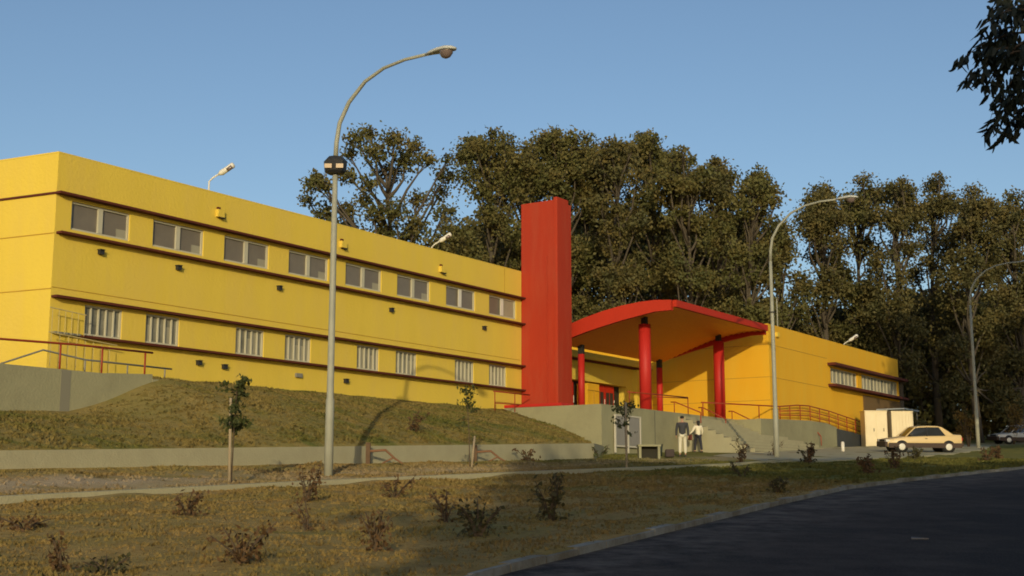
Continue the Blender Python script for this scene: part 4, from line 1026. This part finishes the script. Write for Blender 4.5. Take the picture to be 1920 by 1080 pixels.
# ------------------------------------------------------------------ small shrubs on the verge
def shrub(label, x, y, h, spread, m_, seed, stems=5, leaf=60, ls=.07, lean=0, name='young_shrub'):
    z = gz(x, y); rng = np.random.default_rng(seed); rd = random.Random(seed); o = thing(name, label, 'shrub', (x, y, z), 'young shrubs planted on the verge')
    m = MB(); C = []
    for i in range(stems):
        a = rd.random()*6.28; rr = spread*rd.uniform(.3, 1); hh = h*rd.uniform(.55, 1.0)
        p0 = Vector((x+rd.uniform(-.05, .05), y, z-.05)); p1 = Vector((x+math.cos(a)*rr*.4+lean*.4, y+math.sin(a)*rr*.4, z+hh*.5)); p2 = Vector((x+math.cos(a)*rr+lean, y+math.sin(a)*rr, z+hh))
        m.tube([p0, p1, p2], [.016, .012, .006], 5)
        for _ in range(leaf//stems):
            t = .25+.75*rd.random()**.8; q = p0.lerp(p1, t).lerp(p1.lerp(p2, t), t); C.append((q.x+rd.gauss(0, .045), q.y+rd.gauss(0, .05), q.z+rd.gauss(0, .045)))
        # basal leaves
        for _ in range(leaf//stems//3): C.append((x+rd.gauss(0, spread*.35), y+rd.gauss(0, spread*.35), z+abs(rd.gauss(0, h*.15))))
    m.build('stem', BARKD, o)
    mesh_quads('foliage', leaf_quads(rng, np.array(C), np.full(len(C), ls), .5, -.2), m_, o)
SHL = [
 ('dark green forked shrub standing alone in the shaded grass', .62, 20.29, .85, .38, SHG, 7, 170, .10, 0),
 ('dense dark shrub at the edge of the shadow near the kerb', -.45, 17.4, .58, .38, SHG, 9, 190, .09, 0),
 ('upright brown shrub near the lower edge, left of the shadow', -1.6, 15.2, .55, .26, SHB, 7, 150, .075, 0),
 ('broad brown shrub low in the picture between two smaller ones', -2.85, 13.75, .55, .38, SHB, 8, 170, .075, 0),
 ('low olive shrub in the middle of the left verge', -5.22, 20.85, .42, .36, SHB, 7, 110, .085, 0),
 ('reddish brown shrub just below the base of the nearest lamp', -3.84, 24.25, .80, .34, SHB, 7, 120, .09, 0),
 ('pale red brown shrub right of the nearest lamp base', -2.44, 26.92, .60, .45, SHB, 8, 100, .09, 0),
 ('thin brown shrub at the bottom left corner', -4.66, 13.55, .42, .16, SHB, 5, 90, .07, 0),
 ('low dark tuft at the bottom edge right of the corner shrub', -4.2, 13.5, .20, .3, SHG, 6, 90, .07, 0),
 ('leaning thin brown twig shrub below the lamp', -2.95, 19.0, .48, .3, SHB, 4, 60, .07, -.28),
 ('leafless brown shrub above the dense dark one', -1.0, 19.8, .55, .28, SHB, 6, 80, .08, -.1),
 ('low brown tuft at the left edge of the verge', -7.0, 18.7, .22, .5, SHB, 7, 80, .08, 0),
 ('brown shrub in the half shade left of the car', 10.87, 39.3, .75, .4, SHB, 7, 150, .13, 0),
 ('slim red brown shrub in front of the small handrail', 11.17, 48.75, .95, .22, SHB, 6, 120, .13, .1),
 ('forked brown shrub in front of the stairs', 8.4, 47.6, .8, .4, SHB, 6, 110, .12, 0),
 ('dark shrub at the foot of the second lamp', 11.6, 50.6, .6, .45, SHG, 7, 130, .13, 0),
 ('low dark shrub in front of the car', 17.2, 55.0, .6, .5, SHG, 8, 140, .14, 0),
 ('brown shrub on the pavement left of the car front', 13.0, 44.0, .85, .35, SHB, 7, 130, .13, 0),
 ('reddish shrub on the verge right of the car', 19.3, 52.5, .7, .4, SHB, 7, 110, .13, 0),
 ('brown shrub on the sunlit verge near the right edge', 21.7, 57.7, .75, .4, SHB, 7, 110, .14, 0),
 ('small shrub near the kerb in the dark grass', 5.6, 27.5, .4, .35, SHG, 6, 90, .09, 0),
 ('small olive shrub below the concrete edging in the shade', 6.5, 36.5, .45, .4, SHG, 6, 90, .1, 0),
 ('thin green shrub left of the notice board', 3.6, 53.0, .7, .45, LEAFS, 7, 80, .13, 0),
 ('dry brown shrub before the low wall right of the dark post', -3.6, 45.6, .8, .5, SHB, 7, 110, .13, .3),
 ('low bush leaning on the low wall under the hill end', 0.6, 47.6, .55, .6, SHB, 7, 90, .13, 0),
 ('dark twiggy plant on the stairs right of the people', 10.6, 59.5, 1.0, .25, SHG, 4, 40, .1, -.35),
 ('forked dry plant standing before the concrete steps', 11.9, 58.8, .75, .7, SHB, 5, 40, .1, .3),
]
for i, (lab, x, y, h, sp, m_, stn, lf, ls, ln) in enumerate(SHL): shrub(lab, x, y, h*.92, sp, m_, 900+i, stn, lf, ls, ln)
bpy.context.view_layer.update()
